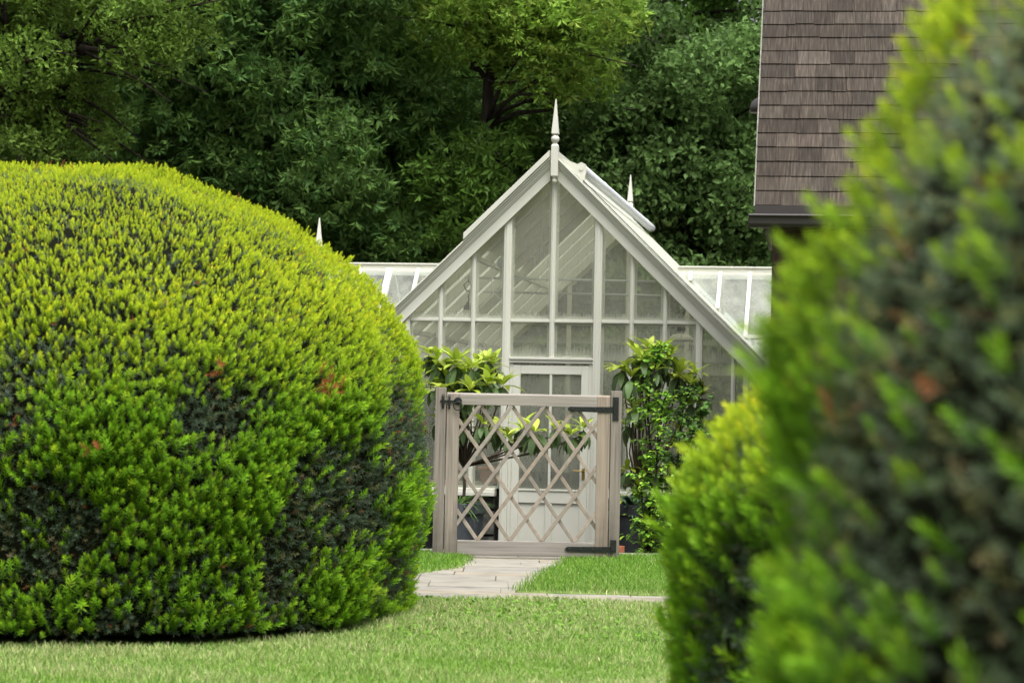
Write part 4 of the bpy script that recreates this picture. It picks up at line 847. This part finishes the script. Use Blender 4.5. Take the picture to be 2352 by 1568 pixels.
# bright yellow-green tree at top centre
b = pt(1120, 560, 37.0); b = (b[0], 37.0, float(terrain(b[0], 37.0)))
t = [(b[0], 37, b[2] - .2), pt(1121, 420, 37), pt(1119, 290, 37), pt(1122, 190, 37), pt(1138, 130, 37), pt(1160, 60, 37), pt(1180, -60, 37)]
cl = []
for (px, py, r_) in ((1240, 60, .6), (1300, 90, .55), (1360, 60, .5), (1180, 90, .55), (1230, 130, .5), (1330, 150, .45), (1280, 190, .4), (1350, 185, .35), (1150, 40, .5), (1090, 30, .5), (1030, 60, .45), (1130, 100, .45), (1060, 110, .4), (1380, 20, .5), (1220, 180, .35), (1310, 215, .25), (1250, 10, .6), (1340, 0, .6), (1180, -30, .6), (1080, -30, .6), (1420, 60, .35), (1265, 215, .22), (1000, 20, .4)):
    p = at(px, py, 36.6 + rg_.uniform(-.7, .5)); cl.append((p.x, p.y, p.z, r_ * 1.15))
tree("flowering_tree", "bright yellow-green tree with a short black trunk showing just left of the tall finial", b, t, cl, 'compound', (.20, .33, .045), 82, limbs=16, per=150, droop=.7, r0_=.12, scale=.66, tipcol=(.27, .37, .06))
# mid green small-leaved tree under it
b, t = straight(at(1020, 500, 39).x, 39.0, 5, .2); cl = ell_clumps(91, 48, (b[0], 38.6, 3.9), (1.9, 1.3, 2.2), .4, .7) + [(*at(px, py, 36.6)[:], r_) for px, py, r_ in ((1110, 330, .4), (1060, 350, .45), (1150, 370, .4), (1100, 420, .5), (1030, 440, .5), (1130, 480, .45), (1060, 520, .5), (1000, 560, .4), (1180, 330, .3), (990, 390, .4))]
tree("broadleaf_tree", "fresh green low tree just left of the gable's rake below the bright tree", b, t, cl, 'compound', (.10, .19, .03), 91, per=80, droop=.7, scale=.8)
# dark forked limb tree, top right of centre
b = pt(1398, 600, 40.0); b = (b[0], 40.0, float(terrain(b[0], 40.0)))
t = [(b[0], 40, b[2] - .2), pt(1392, 400, 40), pt(1400, 240, 40), pt(1415, 130, 40), pt(1470, 75, 40), pt(1530, 10, 40), pt(1580, -60, 40)]
cl = ell_clumps(92, 26, pt(1500, -20, 40.6), (2.6, 1.4, 1.2), .4, .65)
ft = tree("forked_tree", "tree with dark leaning forked limb showing at the top edge right of the finial", b, t, cl, 'oak', (.10, .20, .03), 92, limbs=12, per=110, droop=.4, r0_=.20)
# dark rounded oaks on the right
for i, (px, Y, lab, sd_) in enumerate(((1540, 38.5, "dark green oak with rounded leaf clumps directly behind the rear finial", 74), (1700, 40.5, "dark green oak with rounded leaf clumps right beside the shingle roof", 75))):
    b, t = straight(at(px, 500, Y).x, Y, 7, .5); cl = ell_clumps(sd_, 74, (b[0], Y, 4.3), (2.0, 1.8, 3.6), .42, .7)
    tree("oak_tree", lab, b, t, cl, 'oak', (.112, .198, .052), sd_, per=150, droop=.1, scale=.9, limbs=16)
# the wood behind: a second row, crown and trunk copied
src = None; spots = [(-12, 47), (-8.8, 46), (-6.0, 48.5), (-3.4, 46), (-.6, 48), (2.2, 46.5), (4.8, 48.5), (7.4, 46.5), (10.4, 48), (-10.5, 54), (-7, 55), (-3.5, 54), (0, 55.5), (3.4, 54), (6.8, 55.5), (10, 54)]
ORD = ["first", "second", "third", "fourth", "fifth", "sixth", "seventh", "eighth", "ninth"]
for i, (x, Y) in enumerate(spots):
    lab = "tall dark woodland tree in the shade behind the front trees"
    if src is None:
        b, t = straight(x, Y, 10, .3); cl = ell_clumps(99, 100, (x, Y, 5.0), (2.7, 2.2, 4.8), .7, 1.15, .2)
        src = tree("woodland_tree", lab, b, t, cl, 'compound', (.13, .205, .05), 99, group="dark woodland trees at the back", per=60, droop=.4, scale=1.1)
    else:
        c_ = src.copy(); COL.objects.link(c_); c_.location = (x, Y, float(terrain(x, Y))); c_.rotation_euler = (0, 0, i * 2.1); c_.scale = [rg_.uniform(.9, 1.15)] * 3
        for ch in src.children: d_ = ch.copy(); COL.objects.link(d_); d_.parent = c_
